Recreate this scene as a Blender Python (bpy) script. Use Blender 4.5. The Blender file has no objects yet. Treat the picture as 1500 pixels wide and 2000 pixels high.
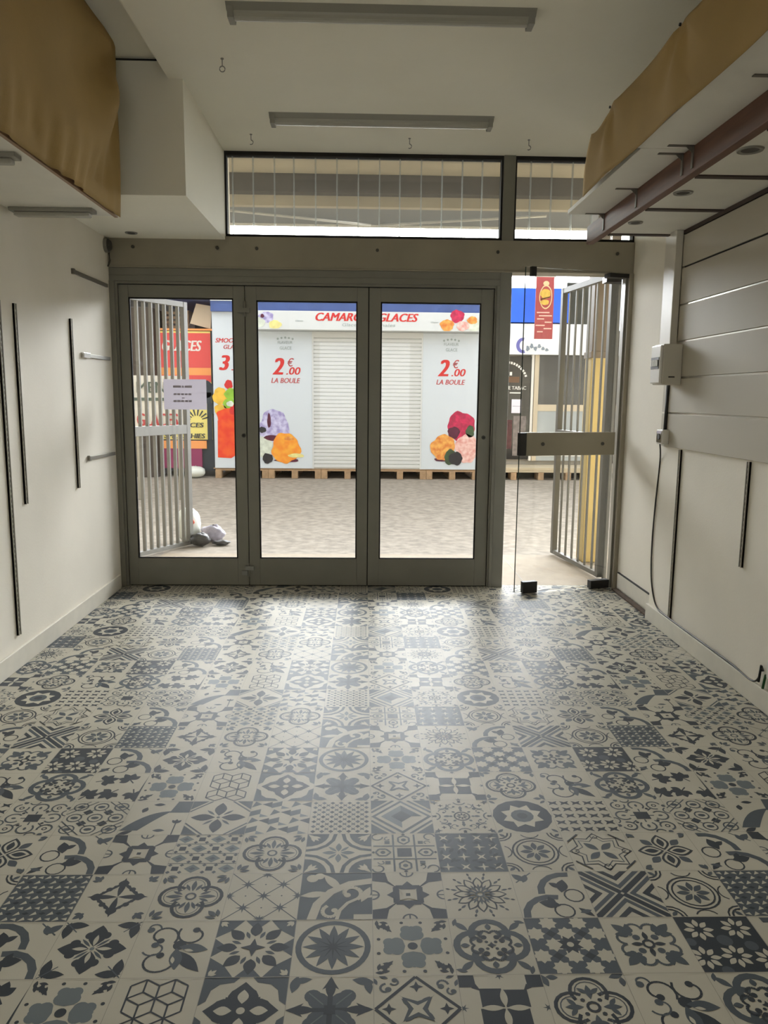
import bpy, math, random
from mathutils import Vector, Matrix
random.seed(7)
S = bpy.context.scene
C = S.collection
PI = math.pi

# ------------------------------------------------------------------ camera, world, exposure
FPX, PITCH, YAW, ROLL, CAMH = 1493.995, 0.150378, 0.0263764, 0.0096644, 1.36854
cp, sp, cy_, sy_ = math.cos(PITCH), math.sin(PITCH), math.cos(YAW), math.sin(YAW)
FW = Vector((sy_*cp, cy_*cp, -sp)); RT0 = Vector((cy_, -sy_, 0)); UP0 = RT0.cross(FW)
RT = RT0*math.cos(ROLL) + UP0*math.sin(ROLL); UP = UP0*math.cos(ROLL) - RT0*math.sin(ROLL)
cam_d = bpy.data.cameras.new('camera'); cam = bpy.data.objects.new('camera', cam_d); C.objects.link(cam)
M3 = Matrix((RT, UP, -FW)).transposed()
cam.matrix_world = Matrix.Translation((0, 0, CAMH)) @ M3.to_4x4()
cam_d.sensor_fit = 'HORIZONTAL'; cam_d.sensor_width = 36; cam_d.lens = 36*FPX/1500
cam_d.clip_start = .05; cam_d.clip_end = 200
S.camera = cam

SKY_BASE, SKY_GLOW = 2.15, 34.5     # overcast sky; the low sky ahead of the shop front is by far the brightest part
BACK_OPEN = .8          # half width of the unseen back-wall opening, added to let in fill light
w = bpy.data.worlds.new('sky'); S.world = w; w.use_nodes = True
bg = w.node_tree.nodes['Background']; bg.inputs[0].default_value = (.945, .972, .995, 1)
_n = w.node_tree.nodes; _l = w.node_tree.links
_tc = _n.new('ShaderNodeTexCoord'); _sp = _n.new('ShaderNodeSeparateXYZ'); _l.new(_tc.outputs['Generated'], _sp.inputs[0])
def _ramp(out, a, b, c, d):
    m = _n.new('ShaderNodeMapRange'); m.interpolation_type = 'SMOOTHSTEP'; _l.new(out, m.inputs['Value'])
    for k, v in (('From Min', a), ('From Max', b), ('To Min', c), ('To Max', d)): m.inputs[k].default_value = v
    return m.outputs[0]
_dp = _n.new('ShaderNodeVectorMath'); _dp.operation = 'DOT_PRODUCT'; _l.new(_tc.outputs['Generated'], _dp.inputs[0]); _dp.inputs[1].default_value = (.36, .933, 0)
_mu = _n.new('ShaderNodeMath'); _mu.operation = 'MULTIPLY'; _l.new(_ramp(_dp.outputs['Value'], .4, .95, 0, SKY_GLOW), _mu.inputs[0]); _l.new(_ramp(_sp.outputs['Z'], .45, .75, 1, 0), _mu.inputs[1])
_ad = _n.new('ShaderNodeMath'); _ad.operation = 'ADD'; _l.new(_mu.outputs[0], _ad.inputs[0]); _ad.inputs[1].default_value = SKY_BASE; _l.new(_ad.outputs[0], bg.inputs[1])
S.view_settings.view_transform = 'Standard'; S.view_settings.look = 'None'
S.view_settings.exposure = 0.0; S.view_settings.gamma = 1.0; S.view_settings.use_curve_mapping = False

# ------------------------------------------------------------------ helpers
def lin(c):
    c /= 255.0
    return c/12.92 if c <= .04045 else ((c+.055)/1.055)**2.4
def rgb(r, g, b): return (lin(r), lin(g), lin(b), 1)
MATS = {}
def mat(name, col, rough=.6, metal=0, noise=0, nscale=8, bump=0, bscale=60, spec=.5, col2=None, stretch=None, detail=4):
    if name in MATS: return MATS[name]
    m = bpy.data.materials.new(name); m.use_nodes = True; n = m.node_tree.nodes; l = m.node_tree.links
    b = n['Principled BSDF']; b.inputs['Base Color'].default_value = col
    b.inputs['Roughness'].default_value = rough; b.inputs['Metallic'].default_value = metal
    b.inputs['Specular IOR Level'].default_value = spec
    tc = None
    if noise or bump:
        tc = n.new('ShaderNodeTexCoord'); src = tc.outputs['Object']
        if stretch:
            mp = n.new('ShaderNodeMapping'); mp.inputs['Scale'].default_value = stretch
            l.new(src, mp.inputs[0]); src = mp.outputs[0]
    if noise:
        t = n.new('ShaderNodeTexNoise'); t.inputs['Scale'].default_value = nscale; t.inputs['Detail'].default_value = detail
        l.new(src, t.inputs['Vector'])
        r = n.new('ShaderNodeValToRGB'); l.new(t.outputs[0], r.inputs[0])
        c2 = col2 or tuple(max(0, c*(1-noise)) for c in col[:3])+(1,)
        r.color_ramp.elements[0].color = c2; r.color_ramp.elements[1].color = col
        r.color_ramp.elements[0].position = .35; r.color_ramp.elements[1].position = .65
        l.new(r.outputs[0], b.inputs['Base Color'])
    if bump:
        t = n.new('ShaderNodeTexNoise'); t.inputs['Scale'].default_value = bscale; t.inputs['Detail'].default_value = 5
        l.new(src, t.inputs['Vector'])
        bp = n.new('ShaderNodeBump'); bp.inputs['Strength'].default_value = bump; bp.inputs['Distance'].default_value = .004
        l.new(t.outputs[0], bp.inputs['Height']); l.new(bp.outputs[0], b.inputs['Normal'])
    MATS[name] = m
    return m
def glass_mat(name, tint=(.955, .96, .965), gloss_rough=.02, ior=1.45, milky=0):
    m = bpy.data.materials.new(name); m.use_nodes = True; n = m.node_tree.nodes; l = m.node_tree.links
    n.remove(n['Principled BSDF']); out = n['Material Output']
    t = n.new('ShaderNodeBsdfTransparent'); t.inputs[0].default_value = (*tint, 1)
    g = n.new('ShaderNodeBsdfGlossy'); g.inputs['Roughness'].default_value = gloss_rough
    f = n.new('ShaderNodeFresnel'); f.inputs[0].default_value = ior
    mx = n.new('ShaderNodeMixShader'); l.new(f.outputs[0], mx.inputs[0]); l.new(t.outputs[0], mx.inputs[1]); l.new(g.outputs[0], mx.inputs[2])
    last = mx
    if milky:
        d = n.new('ShaderNodeBsdfTranslucent'); d.inputs[0].default_value = (.85, .87, .87, 1)
        m2 = n.new('ShaderNodeMixShader'); m2.inputs[0].default_value = milky
        l.new(mx.outputs[0], m2.inputs[1]); l.new(d.outputs[0], m2.inputs[2]); last = m2
    l.new(last.outputs[0], out.inputs[0])
    MATS[name] = m
    return m

def link(name, me, parent=None, mats=()):
    o = bpy.data.objects.new(name, me)
    for m in mats: o.data.materials.append(m)
    C.objects.link(o)
    if parent is not None: o.parent = parent
    return o
class MB:
    """collects shapes (world or local coordinates) into ONE mesh"""
    def __init__(s): s.v = []; s.f = []; s.m = []; s.mats = []; s.sm = []
    def mi(s, m):
        if m not in s.mats: s.mats.append(m)
        return s.mats.index(m)
    def add(s, vs, fs, m, smooth=False):
        b = len(s.v); s.v += [tuple(p) for p in vs]
        i = s.mi(m)
        for f in fs: s.f.append([b+k for k in f]); s.m.append(i); s.sm.append(smooth)
        return s
    def box(s, x0, x1, y0, y1, z0, z1, m):
        if x0 > x1: x0, x1 = x1, x0
        if y0 > y1: y0, y1 = y1, y0
        if z0 > z1: z0, z1 = z1, z0
        vs = [(x0,y0,z0),(x1,y0,z0),(x1,y1,z0),(x0,y1,z0),(x0,y0,z1),(x1,y0,z1),(x1,y1,z1),(x0,y1,z1)]
        return s.add(vs, [(0,3,2,1),(4,5,6,7),(0,1,5,4),(1,2,6,5),(2,3,7,6),(3,0,4,7)], m)
    def obox(s, p, q, width, z0, z1, m):
        """box standing along the ground line p-q"""
        p = Vector(p); q = Vector(q); d = (q-p).normalized(); n = Vector((-d.y, d.x))*width/2
        c = [p-n, q-n, q+n, p+n]
        vs = [(a.x, a.y, z0) for a in c]+[(a.x, a.y, z1) for a in c]
        return s.add(vs, [(0,3,2,1),(4,5,6,7),(0,1,5,4),(1,2,6,5),(2,3,7,6),(3,0,4,7)], m)
    def prism(s, prof, axis, a0, a1, m, smooth=False):
        """profile of 2-D points swept along axis ('x','y','z')"""
        def P(u, w_, a): return (a, u, w_) if axis == 'x' else ((u, a, w_) if axis == 'y' else (u, w_, a))
        n = len(prof)
        vs = [P(u, w_, a0) for u, w_ in prof]+[P(u, w_, a1) for u, w_ in prof]
        fs = [tuple(range(n))[::-1], tuple(range(n, 2*n))]+[(i, (i+1) % n, n+(i+1) % n, n+i) for i in range(n)]
        return s.add(vs, fs, m, smooth)
    def tube(s, pts, r, m, n=8, closed=False):
        pts = [Vector(p) for p in pts]; vs = []; fs = []; N = len(pts)
        for i, p in enumerate(pts):
            a = pts[(i-1) % N] if (i or closed) else p; b = pts[(i+1) % N] if (i < N-1 or closed) else p
            t = (b-a).normalized(); u = t.cross(Vector((0, 0, 1)))
            if u.length < .05: u = t.cross(Vector((1, 0, 0)))
            u.normalize(); w_ = t.cross(u)
            for k in range(n):
                an = 2*PI*k/n; vs.append(p+u*math.cos(an)*r+w_*math.sin(an)*r)
        for i in range(N if closed else N-1):
            j = (i+1) % N
            for k in range(n): fs.append((i*n+k, i*n+(k+1) % n, j*n+(k+1) % n, j*n+k))
        if not closed: fs.append(tuple(range(n))[::-1]); fs.append(tuple(range((N-1)*n, N*n)))
        return s.add(vs, fs, m, True)
    def cyl(s, c, r, h, axis, m, n=20, r2=None):
        r2 = r if r2 is None else r2; vs = []
        ax = {'x': (Vector((1,0,0)), Vector((0,1,0)), Vector((0,0,1))), 'y': (Vector((0,1,0)), Vector((0,0,1)), Vector((1,0,0))), 'z': (Vector((0,0,1)), Vector((1,0,0)), Vector((0,1,0)))}[axis]
        c = Vector(c)
        for rr, t in ((r, 0), (r2, h)):
            for k in range(n):
                a = 2*PI*k/n; vs.append(c+ax[0]*t+ax[1]*math.cos(a)*rr+ax[2]*math.sin(a)*rr)
        fs = [tuple(range(n))[::-1], tuple(range(n, 2*n))]+[(k, (k+1) % n, n+(k+1) % n, n+k) for k in range(n)]
        return s.add(vs, fs, m)
    def build(s, name, parent=None, bevel=0, **tags):
        me = bpy.data.meshes.new(name); me.from_pydata(s.v, [], s.f); 
        me.polygons.foreach_set('material_index', s.m); me.polygons.foreach_set('use_smooth', s.sm); me.update()
        o = link(name, me, parent, s.mats)
        if bevel:
            b = o.modifiers.new('bevel', 'BEVEL'); b.width = bevel; b.segments = 2; b.limit_method = 'ANGLE'
        for k, v in tags.items(): o[k] = v
        return o
def tag(o, label, cat, group=None, kind=None):
    o['label'] = label; o['category'] = cat
    if group: o['group'] = group
    if kind: o['kind'] = kind
    return o
def thing(name, loc, label, cat, group=None, kind=None):
    """an Empty at a thing's base; parts given in world coordinates are parented with the inverse offset"""
    o = bpy.data.objects.new(name, None); C.objects.link(o); o.location = loc; o.empty_display_size = .1
    return tag(o, label, cat, group, kind)
def part(mb, name, parent, bevel=0, label=None):
    """part whose vertices are in world coordinates"""
    off = Vector((0, 0, 0)); p = parent
    while p is not None: off += p.location; p = p.parent
    mb.v = [(a-off.x, b-off.y, c-off.z) for a, b, c in mb.v]
    o = mb.build(name, parent, bevel)
    if label: o['label'] = label
    return o
def solid(mb, name, label, cat, bevel=0, group=None, kind=None):
    """top-level single mesh: origin moved to its base centre"""
    xs = [v[0] for v in mb.v]; ys = [v[1] for v in mb.v]; zs = [v[2] for v in mb.v]
    o0 = Vector(((min(xs)+max(xs))/2, (min(ys)+max(ys))/2, min(zs)))
    mb.v = [(a-o0.x, b-o0.y, c-o0.z) for a, b, c in mb.v]
    o = mb.build(name, None, bevel); o.location = o0
    return tag(o, label, cat, group, kind)
def dup(o, parent=None):
    c = o.copy(); C.objects.link(c); c.parent = parent
    for ch in list(o.children): dup(ch, c)
    return c
def text_verts(body, shear=0, bold=0):
    cu = bpy.data.curves.new('lettering', 'FONT'); cu.body = body; cu.size = 1; cu.shear = shear; cu.offset = bold
    cu.resolution_u = 3; cu.extrude = .02
    o = bpy.data.objects.new('lettering', cu); C.objects.link(o)
    bpy.context.view_layer.update()
    dg = bpy.context.evaluated_depsgraph_get(); me = bpy.data.meshes.new_from_object(o.evaluated_get(dg))
    vs = [tuple(v.co) for v in me.vertices]; fs = [tuple(p.vertices) for p in me.polygons]
    bpy.data.objects.remove(o); bpy.data.curves.remove(cu); bpy.data.meshes.remove(me)
    return vs, fs
def text_on(mb, body, x0, x1, z0, z1, y, m, shear=0, bold=0, depth=.003):
    """lettering facing -Y filling the box x0..x1, z0..z1 on plane y"""
    vs, fs = text_verts(body, shear, 0)
    a0 = min(v[0] for v in vs); a1 = max(v[0] for v in vs); b0 = min(v[1] for v in vs); b1 = max(v[1] for v in vs)
    out = [(x0+(v[0]-a0)/(a1-a0)*(x1-x0), y-(depth if v[2] > 0 else 0), z0+(v[1]-b0)/(b1-b0)*(z1-z0)) for v in vs]
    H_ = z1-z0
    for k in range(1 if not bold else 4):
        dx = bold*H_*.75*k; sx = (x1-x0-bold*H_*2.25)/(x1-x0)
        mb.add([(x0+(a-x0)*sx+dx, b-.0004*k, c) for a, b, c in out] if bold else out, fs, m)
def scoops(parent, name, items):
    for it in items:
        t = MB(); blob(t, *it[:6], seed=it[6], wob=.11, n=34); part(t, name, parent)
def blob(mb, cx, cz, rx, rz, y, m, n=22, wob=.08, seed=0, a0=0, a1=2*PI, depth=.002):
    """flat printed patch facing -Y"""
    r = random.Random(seed); ph = [r.uniform(0, 6.28) for _ in range(3)]
    pts = []
    for k in range(n):
        a = a0+(a1-a0)*k/n
        f = 1+wob*(math.sin(3*a+ph[0])*.5+math.sin(5*a+ph[1])*.4+math.sin(9*a+ph[2])*.3)
        pts.append((cx+rx*f*math.cos(a), cz+rz*f*math.sin(a)))
    mb.add([(u, y-depth, w_) for u, w_ in pts], [tuple(range(n))], m)

# ------------------------------------------------------------------ materials
WALL = mat('wall paint', rgb(240, 233, 217), .75, noise=.04, nscale=3, bump=.15, bscale=90)
CEIL = mat('ceiling paint', rgb(246, 241, 224), .8, noise=.03, nscale=2)
SKIRT = mat('skirting paint', rgb(225, 219, 203), .5, noise=.06, nscale=12)
ALU = mat('grey brown coated metal', rgb(134, 131, 119), .42, noise=.08, nscale=5, spec=.5)
ALU2 = mat('grey metal beam', rgb(158, 150, 131), .5, noise=.1, nscale=4)
DARK = mat('dark gap', rgb(30, 28, 24), .8)
BLACK = mat('black plastic', rgb(28, 27, 26), .45)
STEEL = mat('brushed steel', rgb(150, 148, 140), .35, metal=.7)
RAIL = mat('zinc rail', rgb(172, 167, 153), .5)
SLOT = mat('rail slot', rgb(74, 71, 64), .7)
WHITEP = mat('white plastic', rgb(232, 228, 220), .4)
CHROME = mat('chrome', rgb(210, 210, 208), .12, metal=1)
CANVAS = mat('tan canvas', rgb(170, 140, 82), .85, noise=.12, nscale=3, bump=.25, bscale=300)
BOARD = mat('white melamine', rgb(232, 228, 216), .5, noise=.05, nscale=5)
WOOD = mat('dark red brown wood', rgb(112, 76, 58), .55, noise=.25, nscale=6, stretch=(8, .6, 8))
DKWOOD = mat('dark brown batten', rgb(62, 48, 40), .6)
SLATW = mat('slatwall laminate', rgb(190, 182, 164), .6, noise=.03, nscale=2)
GLASS = glass_mat('window glass')
GLASS2 = glass_mat('clear door glass', (.965, .97, .97))
TRGLASS = glass_mat('transom sheet', (.80, .80, .77), .08, milky=.02)
RIBM = glass_mat('transom rib', (.75, .76, .72), .15, milky=.22)
GATEM = mat('galvanised gate', rgb(104, 102, 94), .45, metal=.0, noise=.1, nscale=20)

# ------------------------------------------------------------------ room shell
def struct(mb, name, label, bevel=0, cat=None): return solid(mb, name, label, cat or name.split('_')[0], bevel, kind='structure')
YB = -2.8; YF = 5.42; ZC = 2.972
XL = -1.735; XR = 1.79; XR2 = 1.84
struct(MB().box(XL-.15, XL, YB-.15, YF+.1, -.05, 3.3, WALL), 'wall_left', 'plain off-white side wall on the left with vertical metal rails')
struct(MB().box(XR, XR+.2, YB-.15, 4.62, -.05, 3.3, WALL).box(XR2, XR+.2, 4.62, YF+.1, -.05, 3.3, WALL), 'wall_right', 'off-white side wall on the right with fuse box and planks')
bk = MB()
bk.box(XL, -BACK_OPEN, YB-.15, YB, 0, 3.3, WALL).box(BACK_OPEN, XR, YB-.15, YB, 0, 3.3, WALL).box(-BACK_OPEN, BACK_OPEN, YB-.15, YB, 2.3, 3.3, WALL).box(-BACK_OPEN, BACK_OPEN, YB-.15, YB, 0, .5, WALL)
struct(bk, 'wall_back', 'off-white rear wall with an added opening for fill daylight')
ce = MB().box(-1.02, XR2, YB, 5.415, ZC, 3.22, CEIL).box(XL, -1.02, 4.25, 5.415, ZC, 3.22, CEIL)
struct(ce, 'ceiling', 'flat cream painted ceiling with two strip lights')
struct(MB().box(XL, -1.02, YB, 4.25, 3.07, 3.22, CEIL), 'trim_1', 'raised strip of ceiling above the left canvas', cat='ceiling recess')
so = MB().box(XL, -.945, 4.25, 5.415, 2.40, ZC, CEIL)
struct(so, 'trim_2', 'boxed-in cream soffit hanging in the upper left corner', cat='soffit')
struct(MB().box(XL, -1.02, 4.243, 4.25, 3.055, 3.062, DARK), 'trim_3', 'thin dark joint above the front of the corner soffit', cat='joint')
# baseboards
struct(MB().box(XL, XL+.015, YB, 5.34, 0, .10, SKIRT), 'baseboard_left', 'cream skirting along the left wall', .003, 'baseboard')
struct(MB().box(XR-.02, XR, YB, 4.62, 0, .10, SKIRT), 'baseboard_right', 'cream skirting along the near part of the right wall', .003, 'baseboard')
struct(MB().box(XR2-.012, XR2, 4.62, 5.34, .02, .125, SKIRT).box(XR2-.013, XR2, 4.62, 5.34, .125, .131, DARK), 'baseboard_right_2', 'set-back skirting beside the glass door with a dark joint on top', 0, 'baseboard')
DIRT = mat('brown dirt', rgb(92, 74, 56), .9, noise=.4, nscale=30)
struct(MB().box(XR2-.05, XR2-.012, 4.63, 5.34, .0015, .012, DIRT), 'trim_4', 'brown dirty strip of bare floor edge beside the glass door', 0, 'floor edge')

# ------------------------------------------------------------------ patterned vinyl floor: one mesh, 50 printed tile motifs
FC = mat('vinyl cream', rgb(190, 184, 166), .40, noise=.12, nscale=2.2, spec=.08, bump=.05, bscale=120)
FG = mat('vinyl grey', rgb(84, 90, 94), .40, noise=.12, nscale=2.2, spec=.08, bump=.05, bscale=120)
FD = mat('vinyl dark grey', rgb(62, 66, 70), .40, noise=.12, nscale=2.2, spec=.08, bump=.05, bscale=120)
FL = mat('vinyl light grey', rgb(112, 119, 120), .40, noise=.12, nscale=2.2, spec=.08, bump=.05, bscale=120)
FS = mat('vinyl seam', rgb(140, 134, 120), .5)
class Tile:
    def __init__(s): s.polys = []; s.lv = 1
    def poly(s, pts, m='G'): s.polys.append((pts, m, s.lv)); return s
    def up(s): s.lv += 1; return s
    def rot(s, fn, n=4, off=0):
        for k in range(n):
            a = off+2*PI*k/n; c_, s_ = math.cos(a), math.sin(a); t = Tile(); fn(t)
            for pts, m, l in t.polys: s.polys.append(([(x*c_-y*s_, x*s_+y*c_) for x, y in pts], m, s.lv+l-1))
        return s
    def disc(s, x, y, r, m='G', ry=None, n=14, ang=0):
        ry = ry or r; c_, s_ = math.cos(ang), math.sin(ang)
        return s.poly([(x+r*math.cos(2*PI*k/n)*c_-ry*math.sin(2*PI*k/n)*s_, y+r*math.cos(2*PI*k/n)*s_+ry*math.sin(2*PI*k/n)*c_) for k in range(n)], m)
    def arc(s, x, y, r0, r1, a0, a1, m='G', n=None):
        n = n or max(3, int(abs(a1-a0)/(PI/9)))
        for k in range(n):
            a = math.radians(0)+a0+(a1-a0)*k/n; b = a0+(a1-a0)*(k+1)/n
            s.poly([(x+r0*math.cos(a), y+r0*math.sin(a)), (x+r1*math.cos(a), y+r1*math.sin(a)), (x+r1*math.cos(b), y+r1*math.sin(b)), (x+r0*math.cos(b), y+r0*math.sin(b))], m)
        return s
    def ring(s, x, y, r0, r1, m='G', n=20): return s.arc(x, y, r0, r1, 0, 2*PI, m, n)
    def line(s, x0, y0, x1, y1, w_=.04, m='G'):
        d = math.hypot(x1-x0, y1-y0); nx, ny = -(y1-y0)/d*w_/2, (x1-x0)/d*w_/2
        return s.poly([(x0-nx, y0-ny), (x1-nx, y1-ny), (x1+nx, y1+ny), (x0+nx, y0+ny)], m)
    def path(s, pts, w_=.04, m='G'):
        for a, b in zip(pts[:-1], pts[1:]): s.line(*a, *b, w_, m)
        return s
    def petal(s, r0, r1, w_, a=0, m='G', e=1.0, ox=0, oy=0, n=7):
        c_, s_ = math.cos(a), math.sin(a); L = r1-r0; up = []; dn = []
        for k in range(n+1):
            t = k/n; h = w_*math.sin(PI*t**e); up.append((r0+L*t, h)); 
            if 0 < k < n: dn.append((r0+L*t, -h))
        return s.poly([(ox+x*c_-y*s_, oy+x*s_+y*c_) for x, y in up+dn[::-1]], m)
    def star(s, n, ro, ri, m='G', off=0, x=0, y=0):
        return s.poly([(x+(ro if k % 2 == 0 else ri)*math.cos(off+PI*k/n), y+(ro if k % 2 == 0 else ri)*math.sin(off+PI*k/n)) for k in range(2*n)], m)
    def dia(s, x, y, rx, ry, m='G'): return s.poly([(x-rx, y), (x, y-ry), (x+rx, y), (x, y+ry)], m)
    def rect(s, x0, y0, x1, y1, m='G'): return s.poly([(x0, y0), (x1, y0), (x1, y1), (x0, y1)], m)
    def scroll(s, x, y, r, a0, turn, w_=.05, m='G', dot=.1):
        pts = []
        for k in range(15):
            t = k/14; rr = r*(1-.62*t); a = a0+turn*t; pts.append((x+rr*math.cos(a), y+rr*math.sin(a)))
        s.path(pts, w_, m); s.disc(*pts[-1], dot, m, n=10); return s
def fleur(t, r, sz=1.0, m='G'):
    t.petal(r, r+.5*sz, .12*sz, 0, m); t.petal(0, .34*sz, .09*sz, .75, m, ox=r+.02, oy=.02); t.petal(0, .34*sz, .09*sz, -.75, m, ox=r+.02, oy=-.02)
    t.disc(r+.02, 0, .07*sz, m, n=8)
H = PI/4
def t_star12(t): t.ring(0,0,.80,.95,'G',32).rot(lambda q: q.petal(0,.78,.115,0,'G',.8),12).up().star(12,.45,.1,'D')
def t_petal(t):
    t.rot(lambda q: (q.petal(.08,.86,.24,0,'D'), q.disc(.48,.2,.13,'D'), q.disc(.48,-.2,.13,'D')))
    t.rot(lambda q: (q.petal(.1,.5,.04,H,'G'), q.petal(0,.62,.13,PI,'D',1,.98,.86), q.petal(0,.62,.13,-H*2,'D',1,.86,.98), q.line(.98,.98,.6,.6,.03)))
    t.up().rot(lambda q: q.petal(.1,.5,.06,0,'C')).disc(0,0,.06,'L')
def t_scroll(t):
    t.scroll(-.35,.42,.42,-.6,5.2,.06,'D').scroll(.42,.5,.42,2.6,5.0,.06,'D').scroll(-.3,-.42,.48,0,-5.0,.06,'D').scroll(-.66,.72,.2,0,4,.05).scroll(-.45,-.0,.3,3.6,4.4,.05)
    t.disc(.15,.1,.17,'D').petal(.1,1.15,.17,-H,'D').petal(0,.75,.16,-.15,'G',1,.15,.05).petal(0,.75,.16,-1.42,'G',1,.1,0).up().petal(.3,.55,.05,-.2,'C').petal(.3,.55,.05,-1.35,'C')
def t_flowcirc(t):
    t.rot(lambda q: (q.poly([(1,1),(.35,1),(.62,.62),(1,.35)],'G'), q.poly([(1,.32),(.62,0),(1,-.32)],'G')))
    t.rot(lambda q: q.petal(.40,.93,.155,0,'D',.8),8)
    t.rot(lambda q: q.petal(.34,.62,.05,H/2,'G'),8)
    t.up().rot(lambda q: (q.petal(0,.26,.05,H*5,'C',1,.95,.95), q.petal(0,.2,.04,H*4.2,'C',1,.95,.93), q.petal(0,.2,.04,H*5.8,'C',1,.93,.95))).star(4,.32,.12,'D')
def t_clover(t):
    t.rot(lambda q: (q.disc(.46,0,.27,'L'), q.disc(.4,.13,.18,'L'), q.disc(.4,-.13,.18,'L'), q.disc(.6,.14,.15,'L'), q.disc(.6,-.14,.15,'L'), q.petal(0,.24,.05,.2,'D',1,.6,.84), q.petal(0,.24,.05,1.37,'D',1,.84,.6), q.petal(0,.26,.05,-.1,'D',1,.52,.62), q.petal(.72,1.12,.06,H,'D'), q.petal(0,.3,.06,0,'D',1,.6,.72), q.petal(0,.3,.06,PI/2,'D',1,.72,.6), q.petal(0,.24,.05,0,'D',1,.72,.9), q.disc(.86,.25,.05,'D',n=8), q.disc(.86,-.25,.05,'D',n=8)))
    t.disc(0,0,.13,'D')
def t_ornquat(t):
    t.rot(lambda q: (q.arc(.42,0,.38,.56,-2.1,2.1,'G'), q.petal(.75,1.25,.09,H,'G'), q.petal(0,.3,.06,-.3,'G',1,.72,.9), q.disc(.12,.12,.05,'D',n=6)))
    t.rot(lambda q: (q.scroll(.36,.17,.19,-1.2,4.4,.07,'D',.08), q.scroll(.36,-.17,.19,1.2,-4.4,.07,'D',.08), q.petal(.55,.8,.08,0,'G')))
    t.star(4,.12,.06,'D')
def t_starcheck(t):
    t.rect(-1,-1,1,1,'G').up()
    for i in range(-2,3):
        for j in range(-2,3):
            if (i+j)%2: t.star(8,.25,.18,'C',0,i*.4,j*.4)
            elif (i or j) and (abs(i)==2 or abs(j)==2) is False: t.dia(i*.4,j*.4,.14,.14,'D')
    t.star(8,.34,.2,'D',PI/8).up().disc(0,0,.09,'C')
def t_fleurorn(t):
    t.rot(lambda q: (fleur(q,.5,1.1,'G'), q.disc(.34,0,.1,'G')),4,H)
    t.rot(lambda q: (q.scroll(.55,.25,.25,-1.6,3.6,.07,'G',.1), q.scroll(.55,-.25,.25,1.6,-3.6,.07,'G',.1), q.petal(.12,.45,.07,0,'D')))
    t.ring(0,0,.1,.17,'D',10)
def t_daisies(t):
    t.rect(-1,-1,1,1,'D').up()
    for x,y in ((-.5,.5),(.5,.55),(.05,-.45),(-.75,-.5),(.85,-.6)):
        for k in range(8): t.petal(.1,.4,.075,k*H,'C',1,x,y)
    t.disc(0,.1,.2,'G').disc(-.4,-.95,.15,'G').disc(.6,-.1,.17,'G').disc(-.9,.05,.14,'G').up()
    for x,y in ((-.5,.5),(.5,.55),(.05,-.45),(-.75,-.5),(.85,-.6)): t.disc(x,y,.12,'D',n=8)
def t_basket(t):
    t.rect(-1,-1,1,1,'G').up()
    for i in range(9):
        for j in range(9):
            x,y=-.89+i*.222,-.89+j*.222
            if (i+j)%2: t.poly([(x-.09,y-.09),(x+.09,y-.03),(x+.02,y+.08)],'C')
            elif j%2: t.dia(x,y,.1,.06,'D')
            else: t.poly([(x-.08,y),(x+.08,y-.07),(x+.06,y+.05)],'C')
def t_fleurcross(t):
    t.rot(lambda q: (q.petal(0,.8,.1,0,'D'), q.petal(.35,.62,.14,0,'D'), q.line(.55,.05,.05,.55,.1,'D'), q.disc(.32,.32,.08,'D'), fleur(q,-.2,.5)) if False else (q.petal(0,.84,.09,0,'D'), q.petal(.42,.76,.15,0,'D'), q.line(.58,.03,.03,.58,.09,'D'), q.disc(.32,.32,.09,'D'), q.disc(.18,.44,.06,'D'), q.disc(.44,.18,.06,'D')))
    t.rot(lambda q: fleur(q,.98,.62,'G'),4,H)
    t.up().rot(lambda q: q.disc(.2,.2,.07,'C'))
def t_quatfloral(t):
    t.rot(lambda q: (q.arc(.44,0,.36,.46,-2.15,2.15,'D'), q.arc(.44,0,.29,.31,-2.15,2.15,'G'), q.petal(.22,.7,.07,0,'G'), q.petal(.3,.62,.05,.45,'G',1,-.03,-.05), q.petal(.3,.62,.05,-.45,'G',1,-.03,.05)))
    t.rot(lambda q: (q.petal(.86,1.2,.08,H,'G'), q.petal(0,.3,.06,.2,'G',1,.55,.85), q.petal(0,.3,.06,1.37,'G',1,.85,.55)))
    t.ring(0,0,.1,.16,'G',12)
def t_lattice(t):
    t.rot(lambda q: q.dia(.5,0,.03,.03,'G'))
    for k in (-1,0,1):
        t.line(max(-1,-1+k),max(-1,-1-k),min(1,1+k),min(1,1-k),.028); t.line(max(-1,-1+k),min(1,1+k),min(1,1+k),max(-1,-1+k),.028)
    for x,y in ((0,0),(-.5,.5),(.5,.5),(-.5,-.5),(.5,-.5)): t.star(8,.21,.07,'G',0,x,y)
    for x,y in ((0,.95),(0,-.95),(.95,0),(-.95,0)): t.star(8,.17,.06,'G',0,x,y)
def t_swoosh(t):
    t.rect(-1,-1,1,1,'G').up().arc(1,-1,1.5,1.75,PI/2,PI,'C').arc(1,-1,.9,1.0,PI/2,PI,'C').scroll(.4,.1,.34,-1,5,.13,'C',.1).scroll(-.1,-.7,.28,2,5,.11,'C',.09)
    t.petal(0,.9,.14,2.2,'C',1,.15,.2).petal(0,.8,.13,3.3,'C',1,-.2,.1).disc(-.7,.75,.17,'C').disc(-.5,.85,.14,'C').petal(0,.7,.12,1.2,'C',1,.7,-.3).rect(.5,-1,1,-.8,'C')
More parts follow.
